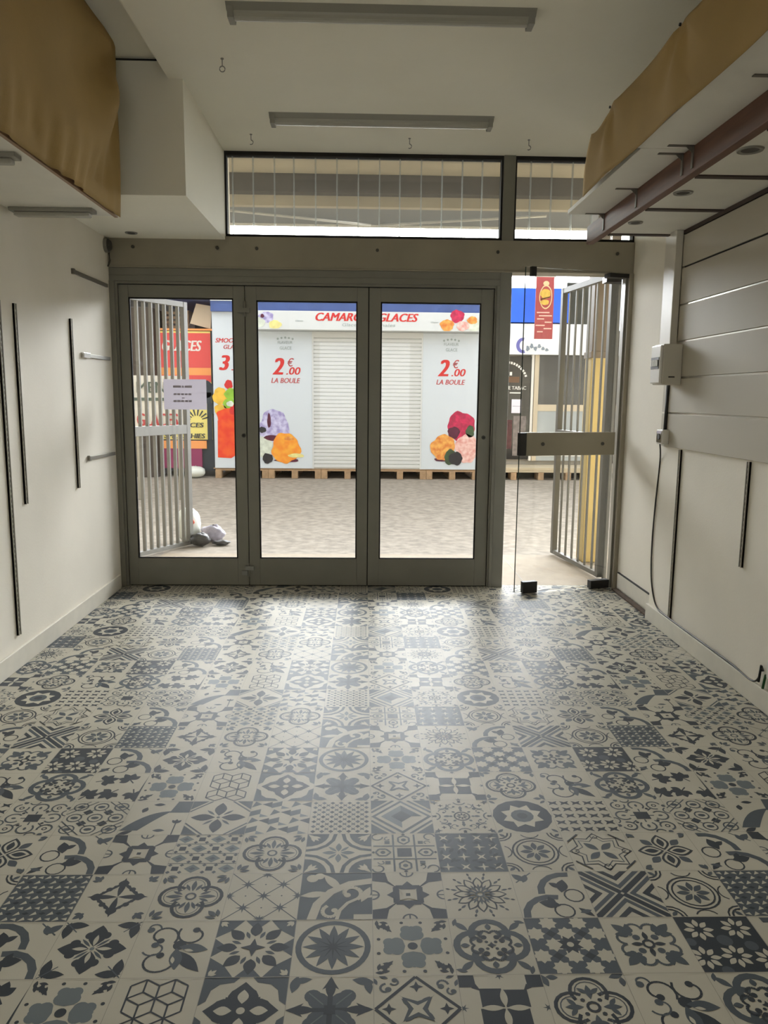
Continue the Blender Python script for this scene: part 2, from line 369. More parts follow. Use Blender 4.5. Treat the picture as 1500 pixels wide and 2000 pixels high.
def t_spikycross(t):
    t.rot(lambda q: (q.poly([(.25,.25),(.55,.62),(.62,1),(1,1),(1,.62),(.62,.55)],'D'), q.poly([(.12,.34),(.34,.12),(.4,.4)],'D'), q.rect(.24,-.34,.42,.34,'D'), q.poly([(.4,-.16),(.6,0),(.4,.16)],'D'), q.arc(1,0,.16,.21,PI/2,1.5*PI,'G'), q.line(.8,0,1,0,.04)))
    t.up().up().star(4,.36,.15,'C',H).up().rect(-.06,-.06,.06,.06,'D')
def t_sunflower(t):
    t.rot(lambda q: (q.petal(.2,.76,.15,0,'D'), q.petal(.84,.98,.035,PI/12,'D'), q.petal(.64,.84,.04,PI/12,'G')),12)
    t.up().rot(lambda q: q.petal(.26,.7,.1,0,'C'),12).up().rot(lambda q: q.petal(.1,.45,.04,0,'G'),12).ring(0,0,.08,.14,'G',10)
def t_trefoil(t):
    t.arc(.1,-.05,.78,.98,PI*.5,PI*.98,'G').arc(-.1,-1,.72,.92,PI*.4,PI,'G') if False else None
    t.arc(.55,.05,.72,.92,PI*.45,PI*1.02,'G').arc(-.05,-.95,.72,.92,PI*.42,PI*1.02,'G')
    t.petal(0,.6,.17,1.3,'D',1,.3,.05).petal(0,.4,.1,2.5,'D',1,.35,.25).petal(0,.6,.17,2.9,'D',1,.15,-.5).petal(0,.4,.1,1.9,'D',1,.0,-.5)
    t.ring(.62,-.08,.24,.29,'D',14).ring(.2,-.72,.24,.29,'D',14).petal(0,.5,.09,-H,'D',1,.6,-.6).petal(0,.35,.08,.3,'G',1,.6,-.8)
    t.petal(0,.5,.12,2.4,'G',1,-.6,.55).petal(0,.4,.1,1.2,'G',1,-.7,.5).line(-.9,.5,-.4,.95,.04)
def t_trefoilm(t): 
    q=Tile(); t_trefoil(q); t.polys += [([(-x,y) for x,y in p][::-1],m,l) for p,m,l in q.polys]
def t_xchev(t):
    t.rot(lambda q: (q.line(.03,.03,1,1,.17,'D'), q.poly([(.2,0),(1,.8),(1,.62),(.38,0),(1,-.62),(1,-.8)],'G'), q.poly([(.56,0),(1,.44),(1,.24),(.78,0),(1,-.24),(1,-.44)],'D')))
def t_circflower(t):
    t.ring(0,0,.66,.72,'D',24).ring(0,0,.54,.59,'D',24).rot(lambda q: q.petal(.08,.48,.09,0,'G'),8)
    t.rot(lambda q: (q.arc(1,1,.28,.34,PI,1.5*PI,'D'), q.arc(1,1,.4,.45,PI,1.5*PI,'D'), q.petal(0,.25,.06,H,'G',1,.78,.78), q.arc(1.05,0,.3,.34,PI*.65,PI*1.35,'D')))
def t_smallgeo(t):
    for i in range(4):
        for j in range(4):
            x,y=-.75+i*.5,-.75+j*.5
            if (i+j)%2: t.dia(x,y,.24,.2,'L'); t.dia(x,y,.1,.08,'G')
            else:
                t.rect(x-.1,y-.1,x+.1,y+.1,'D')
                for a,b in ((.17,.17),(-.17,.17),(.17,-.17),(-.17,-.17)): t.dia(x+a,y+b,.07,.07,'G')
            t.line(x-.25,y+.25,x+.25,y+.25,.03)
def t_quarters(t):
    t.rot(lambda q: (q.arc(1,1,.82,.94,PI,1.5*PI,'G'), q.poly([(1,1),(.32,1)]+[(1+.68*math.cos(PI+k*PI/12),1+.68*math.sin(PI+k*PI/12)) for k in range(1,6)]+[(1,.32)],'G'), q.petal(.06,.5,.09,0,'L'), q.petal(.08,.45,.05,H,'L')))
    t.up().rot(lambda q: (q.petal(0,.5,.07,PI*1.25,'C',1,.98,.98), q.petal(0,.34,.06,PI*1.08,'C',1,.9,.86), q.petal(0,.34,.06,PI*1.42,'C',1,.86,.9)))
def t_heart(t):
    t.rect(-.22,-.22,.22,.22,'D')
    t.rot(lambda q: (q.line(.33,-.3,.33,.3,.05), q.line(.3,.33,.95,.33,.06), q.line(.3,-.33,.95,-.33,.06), q.petal(.9,1.0,.06,0,'D'), q.path([(.42,0),(.56,.17),(.78,.17),(.88,0),(.78,-.17),(.56,-.17),(.42,0)],.06), q.disc(.66,0,.08,'G',n=8), q.rect(.44,.44,.6,.6,'G'), q.arc(.82,.82,.14,.19,0,PI*1.5,'G'), q.scroll(.7,.5,.12,0,4,.035,'G',.03)))
def t_dense(t):
    t.rect(-1,-1,1,1,'G').up()
    for i in range(4):
        for j in range(4):
            x,y=-.75+i*.5+.03*((i*7+j*3)%3),-.75+j*.5
            t.star(4,.2,.05,'C',H if (i+j)%2 else 0,x,y); t.petal(0,.3,.06,1+i,'D',1,x+.1,y+.2); t.petal(0,.26,.05,2.5+j,'D',1,x-.1,y-.14)
def t_staroutline(t):
    t.star(8,.98,.72,'D').up().star(8,.92,.67,'C').up().star(8,.8,.56,'G').up().star(8,.75,.52,'C').up().rot(lambda q: q.petal(.06,.6,.12,0,'G'),4,H).rot(lambda q: (q.ring(.78,0,.1,.13,'D',8), q.line(.9,.5,.5,.9,.05,'D')))
def t_fourpetal(t):
    t.rot(lambda q: (q.petal(.04,.86,.27,0,'D'), q.petal(.4,.85,.13,H,'G')),4,0).up().rot(lambda q: q.petal(.12,.76,.19,0,'C')).up().rot(lambda q: q.petal(.2,.66,.11,0,'D'))
    t.rot(lambda q: (q.petal(1.0,1.3,.08,H,'G'),q.petal(0,.25,.05,0,'G',1,.7,.9)))
def t_linked(t):
    for i in range(3):
        for j in range(3): t.ring(-.67+i*.67,-.67+j*.67,.2,.25,'G',12).disc(-.67+i*.67,-.67+j*.67,.13,'G',.08,8)
    for i in range(2):
        for j in range(2): t.dia(-.33+i*.67,-.33+j*.67,.17,.17,'D').dia(-.33+i*.67,-.33+j*.67,.0,.0,'D')
    t.rot(lambda q: (q.line(1,.45,.45,1,.04), q.line(1,.2,.2,1,.04), q.line(.15,-.5,.5,-.15,.03)))
def t_bigleaf(t):
    pts=[(-1,-.75)]+[(-1+1.45*k/8, -.75+.25*math.sin(PI*k/8)+1.15*(k/8)**.8) for k in range(1,9)]+[(.45-1.0*k/8, .4-1.35*(k/8)**1.2) for k in range(1,8)]
    t.poly(pts,'G').poly([(.35,.3),(.5,1),(1,1),(1,.3)],'G').petal(0,.4,.09,0,'D',1,-.3,.8).petal(0,.35,.1,1.3,'D',1,-.55,.3).line(.7,-1,.7,-.3,.04,'D').petal(0,.25,.06,2.2,'D',1,.7,-.35).petal(0,.25,.06,.9,'D',1,.7,-.35).petal(0,.25,.06,PI/2,'D',1,.7,-.35).petal(0,.4,.08,0,'G',1,.05,-.75).petal(0,.5,.1,.5,'D',1,-1,-1)
def t_leafcross(t):
    t.rot(lambda q: (q.petal(.1,.9,.2,0,'D'), q.petal(.2,.62,.05,H,'G'), q.poly([(1,.48),(1,1),(.48,1)],'G'), q.line(1,.34,.34,1,.06))).disc(0,0,.06,'G',n=8)
def t_rhomb(t):
    for i in range(3):
        for j in range(4):
            x=-1+i*.667; y=-1+j*.5; m='G'
            if (i+j)%2==0: t.poly([(x,y+.05),(x+.333,y+.2),(x+.333,y+.5),(x,y+.35)],'G').poly([(x+.333,y+.2),(x+.62,y+.05),(x+.333,y+.0)],'L') 
            else: t.poly([(x+.333,y+.3),(x+.667,y+.1),(x+.667,y+.45)],'D').poly([(x,y+.1),(x+.333,y+.3),(x+.1,y+.48)],'G')
def t_lace(t):
    for i in range(7):
        for j in range(7):
            x,y=-.86+i*.286,-.86+j*.286
            t.dia(x,y,.085,.085,'G' if (i+j)%2 else 'D'); 
            if i<6 and j<6: t.line(x+.08,y+.2,x+.2,y+.08,.04).line(x+.08,y+.08,x+.2,y+.2,.04)
def t_concdia(t):
    t.poly([(-1,0),(0,-1),(1,0),(0,1)],'G').up().poly([(-.86,0),(0,-.86),(.86,0),(0,.86)],'C').up().poly([(-.68,0),(0,-.68),(0,.68)],'L').poly([(.68,0),(0,.68),(0,-.68)],'C').up().poly([(0,.68),(.68,0),(.2,0),(0,.2)],'G').poly([(-.34,0),(0,-.34),(.34,0),(0,.34)],'D')
    t.lv=1; t.rot(lambda q: q.poly([(1,1),(1,.42),(.42,1)],'G')).rot(lambda q: q.line(1,.24,.24,1,.09,'G'))
def t_delicate(t):
    t.ring(0,0,.22,.28,'D',16).rot(lambda q: (q.petal(.3,.44,.05,0,'G'), q.star(4,.1,.04,'D',0,.66,.66), q.arc(.95,0,.2,.25,2,4.2,'G'), q.petal(0,.22,.05,PI*1.25,'G',1,.99,.99)),8).rot(lambda q: q.petal(.04,.2,.035,0,'D'),8).rot(lambda q: (q.petal(.38,.62,.06,0,'G'), q.scroll(.6,.28,.16,0,4.5,.03,'G',.05), q.scroll(.6,-.28,.16,0,-4.5,.03,'G',.05), q.star(4,.14,.05,'D',0,.85,.85), q.disc(.88,0,.05,'D',n=8), q.disc(.46,.46,.07,'G',n=8)))
def t_octa(t):
    t.disc(0,0,.98,'D',n=16).up().star(8,.72,.5,'C',PI/8).up().disc(0,0,.38,'G',n=12).up().disc(0,0,.18,'D',n=10)
    t.lv=1; t.rot(lambda q: q.petal(1.1,1.38,.06,H,'G'))
def t_bow(t):
    for i in range(5):
        for j in range(5):
            x,y=-.8+i*.4,-.8+j*.4
            t.poly([(x-.16,y-.13),(x,y-.05),(x+.16,y-.13),(x+.1,y),(x+.16,y+.13),(x,y+.06),(x-.16,y+.13),(x-.1,y)],'D')
def t_honey(t):
    t.rot(lambda q: (q.ring(.62,.62,.05,.09,'D',8), q.line(.24,0,.4,0,.05), q.disc(.95,.6,.08,'G',n=8), q.disc(.3,.42,.06,'D',n=6)))
    t.rect(-.24,-.22,.24,.22,'D').rot(lambda q: (q.arc(.62,0,.22,.28,-2.4,2.4,'G'), q.arc(.62,.62,.2,.26,.3,5.0,'G'), q.disc(.62,0,.08,'G',.05,8), q.line(.3,.3,.45,.45,.05), q.arc(1,.3,.14,.19,2,5,'G')))
def t_maple(t):
    for x,y,a in ((-.5,.45,.3),(.4,.5,2.2),(0,-.4,4.0),(-.8,-.6,1),(.8,-.45,5)):
        for k in (-1,-.5,0,.5,1): t.petal(0,.52-.12*abs(k),.13,a+k*1.5,'D',1,x,y)
        t.line(x,y,x-.3*math.cos(a),y-.3*math.sin(a),.05,'D')
    t.poly([(.9,-1),(1,-1),(1,.9)],'D')
def t_cubes(t):
    a=.385; h=a*math.sqrt(3)/2
    for j in range(-2,3):
        for i in range(-2,3):
            x=(i+.5*(j%2))*2*h; y=j*1.5*a
            ps=[(x+a*math.cos(PI/2+k*PI/3), y+a*math.sin(PI/2+k*PI/3)) for k in range(6)]
            for k in (0,2,4):
                q_=ps[k]
                if max(abs(x),abs(y),abs(q_[0]),abs(q_[1]))<=1.0: t.line(x,y,*q_,.045,'D')
            for k in range(6):
                p_,q_=ps[k],ps[(k+1)%6]
                if max(abs(p_[0]),abs(p_[1]),abs(q_[0]),abs(q_[1]))<=1.0: t.line(*p_,*q_,.045,'D')
def t_ogee(t):
    t.rot(lambda q: q.poly([(1,1),(.15,1),(.28,.84),(.6,.78),(.78,.6),(.84,.28),(1,.15)],'G'))
    t.rot(lambda q: (q.disc(.36,0,.36,'D'), q.poly([(.55,.3),(.86,0),(.55,-.3)],'D'))).rect(-.4,-.4,.4,.4,'D')
    t.up().rot(lambda q: q.petal(.2,.62,.13,0,'C')).disc(0,0,.1,'C')
def t_darkcross(t):
    t.rot(lambda q: (q.petal(0,.75,.24,H,'G'), q.disc(.4,.4,.2,'G'), q.petal(.3,1,.12,0,'D'), q.poly([(.6,-.2),(.72,0),(.6,.2),(.98,0)],'D'), q.line(0,0,.8,0,.12,'D'), q.petal(0,.55,.12,-.2,'G',1,.5,.9), q.petal(0,.5,.1,1.75,'G',1,.93,.45)))
    t.up().rot(lambda q: q.line(.15,.15,.5,.5,.03,'L')).rect(-.13,-.13,.13,.13,'D')
def t_diastar(t):
    t.rot(lambda q: (q.line(.97,0,0,.97,.08,'D'), q.star(4,.17,.07,'D',0,.66,0), q.petal(.0,.4,.09,.9,'G',1,.05,.05), q.poly([(.1,.12),(.42,.42),(.12,.1)],'G'), q.scroll(.6,.72,.16,0,4.4,.06,'G',.08), q.scroll(.82,.5,.12,2,4.4,.05,'G',.07), q.petal(0,.24,.05,.4,'G',1,.72,.92), q.petal(0,.24,.05,1.2,'G',1,.92,.66)))
    t.star(4,.5,.22,'G',H).up().star(4,.34,.1,'C',H)
def t_darksq(t):
    t.rot(lambda q: (q.rect(.02,.02,.58,.54,'D'), q.poly([(.62,.6),(1,.62),(1,1),(.62,1)],'D'), q.star(6,.13,.04,'G',0,.97,0)))
    t.rot(lambda q: q.poly([(.5,.5),(.72,.6),(.6,.72)],'D'))
    t.up().rot(lambda q: q.petal(.02,.58,.085,0,'C'))
def t_quatcross(t):
    t.rot(lambda q: (q.arc(.44,0,.38,.47,-2.15,2.15,'D'), q.arc(.44,0,.3,.33,-1.9,1.9,'G'), q.petal(.22,.66,.08,0,'G'), q.petal(0,.3,.06,.9,'G',1,.38,.02), q.petal(0,.3,.06,-.9,'G',1,.38,-.02), q.petal(0,.4,.09,.3,'G',1,.62,.88), q.petal(0,.3,.08,1.5,'G',1,.9,.6), q.disc(.2,.2,.06,'D',n=6)))
    t.ring(0,0,.1,.17,'D',12)
GRID = [  # rows counted from the camera, columns -4..5
 [t_maple,t_clover,t_cubes,t_ogee,t_darkcross,t_diastar,t_darksq,t_quatcross,t_scroll,t_ornquat],
 [t_trefoilm,t_petal,t_scroll,t_flowcirc,t_star12,t_clover,t_ornquat,t_starcheck,t_fleurorn,t_daisies],
 [t_basket,t_fleurcross,t_quatfloral,t_lattice,t_swoosh,t_spikycross,t_sunflower,t_trefoil,t_xchev,t_circflower],
 [t_trefoilm,t_spikycross,t_smallgeo,t_quatfloral,t_quarters,t_heart,t_dense,t_circflower,t_staroutline,t_fourpetal],
 [t_linked,t_bigleaf,t_leafcross,t_rhomb,t_lace,t_concdia,t_delicate,t_octa,t_bow,t_honey]]
FM = {'C': 0, 'G': 1, 'D': 2, 'L': 3, 'S': 4}
def clip_tile(pts):
    for ax, sg in ((0, 1), (0, -1), (1, 1), (1, -1)):
        out = []
        for i in range(len(pts)):
            a, b = pts[i-1], pts[i]; da, db = 1-sg*a[ax], 1-sg*b[ax]
            if (da >= 0) != (db >= 0):
                t = da/(da-db); out.append((a[0]+(b[0]-a[0])*t, a[1]+(b[1]-a[1])*t))
            if db >= 0: out.append(b)
        pts = out
        if len(pts) < 3: return None
    return pts
def build_floor():
    cache = {}
    X0, Y0, T = -.17137, 1.43805, .2
    V = []; F = []; MI = []
    def quad(x0, x1, y0, y1, z, m):
        b = len(V); V.extend([(x0,y0,z),(x1,y0,z),(x1,y1,z),(x0,y1,z)]); F.append((b,b+1,b+2,b+3)); MI.append(m)
    x_min, x_max, y_min, y_max = XL-.02, XR2+.02, YB, 5.47
    quad(x_min, x_max, y_min, y_max, 0, 0)
    for j in range(-9, 21):
        for i in range(-9, 11):
            xa, ya = X0+i*T, Y0+j*T
            if xa > x_max or xa+T < x_min: continue
            fn = GRID[j % 5][(i+4) % 10]
            if fn not in cache:
                t = Tile(); fn(t); pl = []
                for pts, m, l in t.polys:
                    area = sum(pts[k-1][0]*pts[k][1]-pts[k][0]*pts[k-1][1] for k in range(len(pts)))
                    if abs(area) < 1e-4: continue
                    if area < 0: pts = pts[::-1]
                    pts = clip_tile(pts)
                    if pts: pl.append((pts, FM[m], l))
                cache[fn] = pl
            cx, cy = xa+T/2, ya+T/2
            if cx+T/2 > XR-.0 and cy < 4.6 and cx-T/2 > XR: continue
            for pk, (pts, m, l) in enumerate(cache[fn]):
                b = len(V); z = .00025*l+.0000022*pk
                for p in pts:
                    V.append((min(max(cx+p[0]*T/2*.995, x_min), x_max), min(cy+p[1]*T/2*.995, y_max), z))
                F.append(tuple(range(b, b+len(pts)))); MI.append(m)
            if j < 16:
                quad(xa-.0006, xa+.0006, ya, ya+T, .0012, 4); quad(xa, xa+T, ya-.0006, ya+.0006, .00121, 4)
    me = bpy.data.meshes.new('floor'); me.from_pydata(V, [], F); me.polygons.foreach_set('material_index', MI); me.update()
    o = link('floor', me, None, [FC, FG, FD, FL, FS])
    # slab under the vinyl
    tag(o, 'vinyl floor printed with grey and cream patchwork cement tile patterns', 'floor', kind='structure')
build_floor()
struct(MB().box(XL-.15, XR+.2, YB-.15, 5.42, -.12, -.002, mat('slab', rgb(120, 116, 108), .8)), 'floor_slab', 'concrete slab beneath the patterned vinyl', cat='floor')

# ------------------------------------------------------------------ shop front: header beam, mullion, transom, folding doors
FT = .06   # frame depth
hb = thing('trim_5', (0, YF, 2.21), 'wide grey metal header beam with bolts across the shop front', 'beam', kind='structure')
part(MB().box(XL, XR2, YF-.03, YF+.12, 2.212, 2.422, ALU2).box(XL, XR2, YF-.036, YF-.03, 2.212, 2.222, ALU2), 'beam', hb, .003)
for x in (-1.564, -.999, -.734, .08, .9, 1.72):
    part(MB().cyl((x, YF-.03, 2.345), .011, -.006, 'y', SLOT, 12), 'bolt', hb)
struct(MB().box(.926, 1.006, YF-.02, YF+.08, 0, ZC, ALU), 'trim_6', 'grey metal mullion standing between folding door and glass door', .003, 'mullion')
struct(MB().box(XR2-.03, XR2, YF-.045, YF+.1, 0, 2.212, ALU2).box(XR2-.045, XR2-.03, YF-.01, YF+.05, 0, 2.212, ALU), 'trim_7', 'grey metal jamb at the right end of the shop front', .002, 'door jamb')
def transom(name, x0, x1, ribs, label):
    w_ = thing(name, ((x0+x1)/2, YF, 2.42), label, 'window', kind='structure')
    f = MB()
    f.box(x0, x1, YF-.005, YF+.06, 2.422, 2.442, DARK).box(x0, x1, YF-.005, YF+.06, 2.948, ZC, DARK)
    f.box(x0, x0+.012, YF-.005, YF+.06, 2.442, 2.948, DARK).box(x1-.012, x1, YF-.005, YF+.06, 2.442, 2.948, DARK)
    part(f, 'window_frame', w_)
    part(MB().box(x0+.012, x1-.012, YF+.03, YF+.036, 2.442, 2.948, TRGLASS), 'pane', w_)
    for r in ribs:
        part(MB().box(r-.005, r+.005, YF+.018, YF+.03, 2.442, 2.948, RIBM), 'rib', w_)
    return w_
transom('window_1', -.945, .926, [-.895, -.758, -.615, -.485, -.339, -.195, -.051, .092, .23, .374, .515, .652, .787], 'long transom window of ribbed clear sheet above the folding doors')
transom('window_2', 1.006, 1.84, [1.117, 1.26, 1.402, 1.545, 1.69], 'short transom window of ribbed clear sheet above the glass door')
# folding door
fd = thing('door_1', (-.4, YF, 0), 'grey framed folding glass door of three leaves, closed', 'door', kind='structure')
f = MB()
f.box(XL, 1.0-.074, YF-.02, YF+.06, 2.125, 2.212, ALU).box(XL, -1.70, YF-.03, YF+.06, 0, 2.125, ALU).box(.905, .926, YF-.02, YF+.06, 0, 2.125, ALU)
f.box(-1.70, -1.686, YF-.012, YF+.05, 0, 2.112, ALU).box(.892, .905, YF-.012, YF+.05, 0, 2.112, ALU).box(-1.70, .905, YF-.012, YF+.05, 2.108, 2.125, ALU)
f.box(XL, .926, YF-.024, YF-.02, 2.16, 2.165, ALU)
part(f, 'door_frame', fd, .002)
leaves = [(-1.682, -.828, -1.617, -.905), (-.823, .022, -.747, -.053), (.028, .888, .108, .802)]
for k, (x0, x1, g0, g1) in enumerate(leaves):
    L = MB()
    zt = 2.103; zg = 2.02 if k == 0 else 2.009
    L.box(x0, g0, YF, YF+.045, .007, zt, ALU).box(g1, x1, YF, YF+.045, .007, zt, ALU)
    L.box(g0, g1, YF, YF+.045, zg, zt, ALU).box(g0, g1, YF, YF+.045, .007, .203, ALU).box(x0-.004, x0+.002, YF+.02, YF+.04, 0, 2.112, DARK).box(x1-.002, x1+.004, YF+.02, YF+.04, 0, 2.112, DARK).box(x0, x1, YF+.015, YF+.035, 0, .007, DARK).box(x0-.004, x1+.004, YF+.015, YF+.04, zt-.001, 2.112, DARK)
    # glazing bead
    b = .009
    L.box(g0, g0+b, YF+.004, YF+.02, .203, zg, DARK).box(g1-b, g1, YF+.004, YF+.02, .203, zg, DARK)
    L.box(g0, g1, YF+.004, YF+.02, zg-b, zg, DARK).box(g0, g1, YF+.004, YF+.02, .203, .203+b*.7, DARK)
    leaf = part(L, 'door_leaf', fd, .002)
    part(MB().box(g0, g1, YF+.02, YF+.027, .203, zg, GLASS), 'glass_pane', leaf)
    lx = (x1-.02) if k == 0 else (x1-.045 if k == 2 else None)
    if lx: part(MB().cyl((lx, YF, 1.085), .014, -.008, 'y', SLOT, 14).cyl((lx, YF-.008, 1.085), .006, -.004, 'y', BLACK, 10), 'lock_cylinder', leaf)
    if k == 0:
        part(MB().box(-.875, -.79, YF-.022, YF+.0, 1.925, 1.955, ALU).cyl((-.826, YF-.012, 1.90), .009, .1, 'z', ALU, 10), 'hinge', leaf)
        part(MB().box(-.85, -.79, YF-.022, YF, .12, .15, STEEL).box(-.875, -.835, YF-.02, YF, .085, .115, STEEL).cyl((-.826, YF-.012, .07), .007, .1, 'z', ALU, 10), 'floor_bolt', leaf)
# glass door standing ajar
p0 = Vector((1.80, 5.42)); p1 = Vector((1.058, 5.214)); du = (p1-p0).normalized()
gd = thing('door_2', (p0.x, p0.y, 0), 'frameless clear glass door with wide metal lock rail, standing ajar', 'door', kind='structure')
def gp(s): q = p0+du*s; return (q.x, q.y)
Lg = (p1-p0).length
part(MB().obox(gp(.03), gp(Lg), .010, .012, 2.222, GLASS2), 'glass_pane', gd)
part(MB().obox(gp(Lg-.002), gp(Lg+.0005), .0105, .012, 2.222, mat('glass edge', rgb(60, 74, 66), .2)), 'glass_edge', gd)
lr = part(MB().obox(gp(.03), gp(Lg-.045), .034, .972, 1.132, ALU2), 'lock_rail', gd, .003)
part(MB().obox(gp(Lg-.045), gp(Lg+.005), .036, .974, 1.13, BLACK), 'rail_end_cap', gd)
def onleft(s, z, r, m): # small disc on room side
    q = p0+du*s; n = Vector((du.y, -du.x)); 
    if n.y > 0: n = -n
    mb = MB(); mb.cyl((q.x+n.x*.017, q.y+n.y*.017, z), r, -.006, 'y', m, 12); return mb
for s in (.13, .60): part(onleft(s, 1.052, .012, SLOT), 'screw', lr)
part(MB().obox(gp(Lg-.17), gp(Lg-.06), .04, .004, .085, BLACK), 'corner_patch', gd, .002)
part(MB().obox(gp(.02), gp(.17), .05, .003, .062, BLACK), 'pivot_patch', gd, .002)
part(MB().obox(gp(Lg-.075), gp(Lg-.04), .03, 2.165, 2.226, BLACK), 'top_catch', gd)
part(MB().obox(gp(.0), gp(.15), .07, 2.185, 2.212, BLACK), 'top_pivot', gd)
struct(MB().box(XL, XR2, 5.47, 6.57, -.10, -.001, mat('cream paving', rgb(158, 143, 120), .75, noise=.14, nscale=7)).box(1.2, 1.204, 5.47, 6.57, -.001, .0004, FS), 'trim_8', 'cream paved doorstep strip outside the shop front', 0, 'doorstep')
# paper notice taped to the first leaf
pn = thing('paper_notice', (-1.253, YF+.015, 1.26), 'white paper notice with three lines of print taped inside the left door leaf', 'notice')
PAPER = mat('paper', rgb(226, 220, 228), .8)
SHEET = bpy.data.materials.new('thin paper'); SHEET.use_nodes = True
_sn = SHEET.node_tree.nodes; _sl = SHEET.node_tree.links; _sn.remove(_sn['Principled BSDF'])
_sd = _sn.new('ShaderNodeBsdfDiffuse'); _sd.inputs[0].default_value = rgb(214, 208, 218); _st = _sn.new('ShaderNodeBsdfTranslucent'); _st.inputs[0].default_value = rgb(222, 214, 226)
_sx = _sn.new('ShaderNodeMixShader'); _sx.inputs[0].default_value = .16; _sl.new(_sd.outputs[0], _sx.inputs[1]); _sl.new(_st.outputs[0], _sx.inputs[2]); _sl.new(_sx.outputs[0], _sn['Material Output'].inputs[0])
pm = MB()
for i in range(6):
    for j in range(4): pass
def curl(u, v): return YF+.017-.010*max(0, u-.7)*v
NX, NZ = 10, 6; vs = []; fs = []
for i in range(NX+1):
    for j in range(NZ+1):
        u, v = i/NX, j/NZ; vs.append((-1.402+.297*u, curl(u, v), 1.262+.209*v))
for i in range(NX):
    for j in range(NZ): a = i*(NZ+1)+j; fs.append((a, a+NZ+1, a+NZ+2, a+1))
pm.add(vs, fs, SHEET, True); part(pm, 'sheet', pn)
INK = mat('grey ink', rgb(176, 168, 178), .8)
for z0, z1, xs in ((1.413, 1.428, ((-1.336, -1.281), (-1.274, -1.262), (-1.254, -1.205))), (1.362, 1.374, tuple((-1.333+.0258*k, -1.333+.0258*k+.02) for k in range(5))), (1.339, 1.344, ((-1.277, -1.257),)), (1.314, 1.327, tuple((-1.335+.0262*k, -1.335+.0262*k+.022) for k in range(5)))):
    tx = MB()
    for a, b in xs: tx.box(a, b, YF+.0158, YF+.0164, z0, z1, INK)
    part(tx, 'print_line', pn)

# ------------------------------------------------------------------ ceiling fittings
LAMPB = mat('lamp housing grey', rgb(150, 147, 136), .5)
LAMPD = mat('lamp diffuser grey', rgb(172, 169, 156), .35)
def strip_light(x0, x1, y0, y1, z, label, group=None, axis='x'):
    t = thing('ceiling_light', ((x0+x1)/2, (y0+y1)/2, z-.05), label, 'light', group)
    ym = (y0+y1)/2; h = (y1-y0)/2
    part(MB().prism([(y0, z), (ym-h*.55, z-.022), (ym+h*.55, z-.022), (y1, z)], 'x', x0, x1, LAMPB), 'housing', t)
    pr = [(ym-h*.55, z-.022)]+[(ym+h*.55*math.cos(a), z-.022-.026*math.sin(a)) for a in [PI-k*PI/8 for k in range(1, 8)]]+[(ym+h*.55, z-.022)]
    part(MB().prism(pr, 'x', x0+.03, x1-.03, LAMPD), 'tube_cover', t)
    part(MB().prism([(y0+.01, z-.001), (ym-h*.6, z-.05), (ym+h*.6, z-.05), (y1-.01, z-.001)], 'x', x0+.004, x0+.03, LAMPB), 'end_cap', t)
    part(MB().prism([(y0+.01, z-.001), (ym-h*.6, z-.05), (ym+h*.6, z-.05), (y1-.01, z-.001)], 'x', x1-.03, x1-.004, LAMPB), 'end_cap', t)
    return t
strip_light(-.585, .71, 3.445, 3.565, ZC, 'unlit grey strip light nearest the camera on the cream ceiling')
strip_light(-.56, .74, 4.69, 4.83, ZC, 'unlit grey strip light farther back, closer to the transom window')
def hook(x, y, eye, label):
    t = MB().cyl((x, y, ZC-.004), .008, .004, 'z', STEEL, 10).tube([(x, y, ZC), (x, y, ZC-.035)], .0025, STEEL, 6)
    r = .013; c = ZC-.035-r
    a0 = PI/2; n = 12 if eye else 8
    t.tube([(x+r*math.cos(a0-k*2*PI/12), y, c+r*math.sin(a0-k*2*PI/12)) for k in range(n+(1 if eye else 0))], .0028, STEEL, 6)
    solid(t, 'ceiling_hook', label, 'hook')
hook(-.697, 3.995, True, 'metal eye hook in the ceiling between the two strip lights on the left')
hook(-.717, 5.077, False, 'metal ceiling hook above the left end of the long transom')
hook(.273, 5.099, False, 'metal ceiling hook above the middle of the long transom')
hook(1.024, 5.086, False, 'metal ceiling hook above the transom mullion on the right')
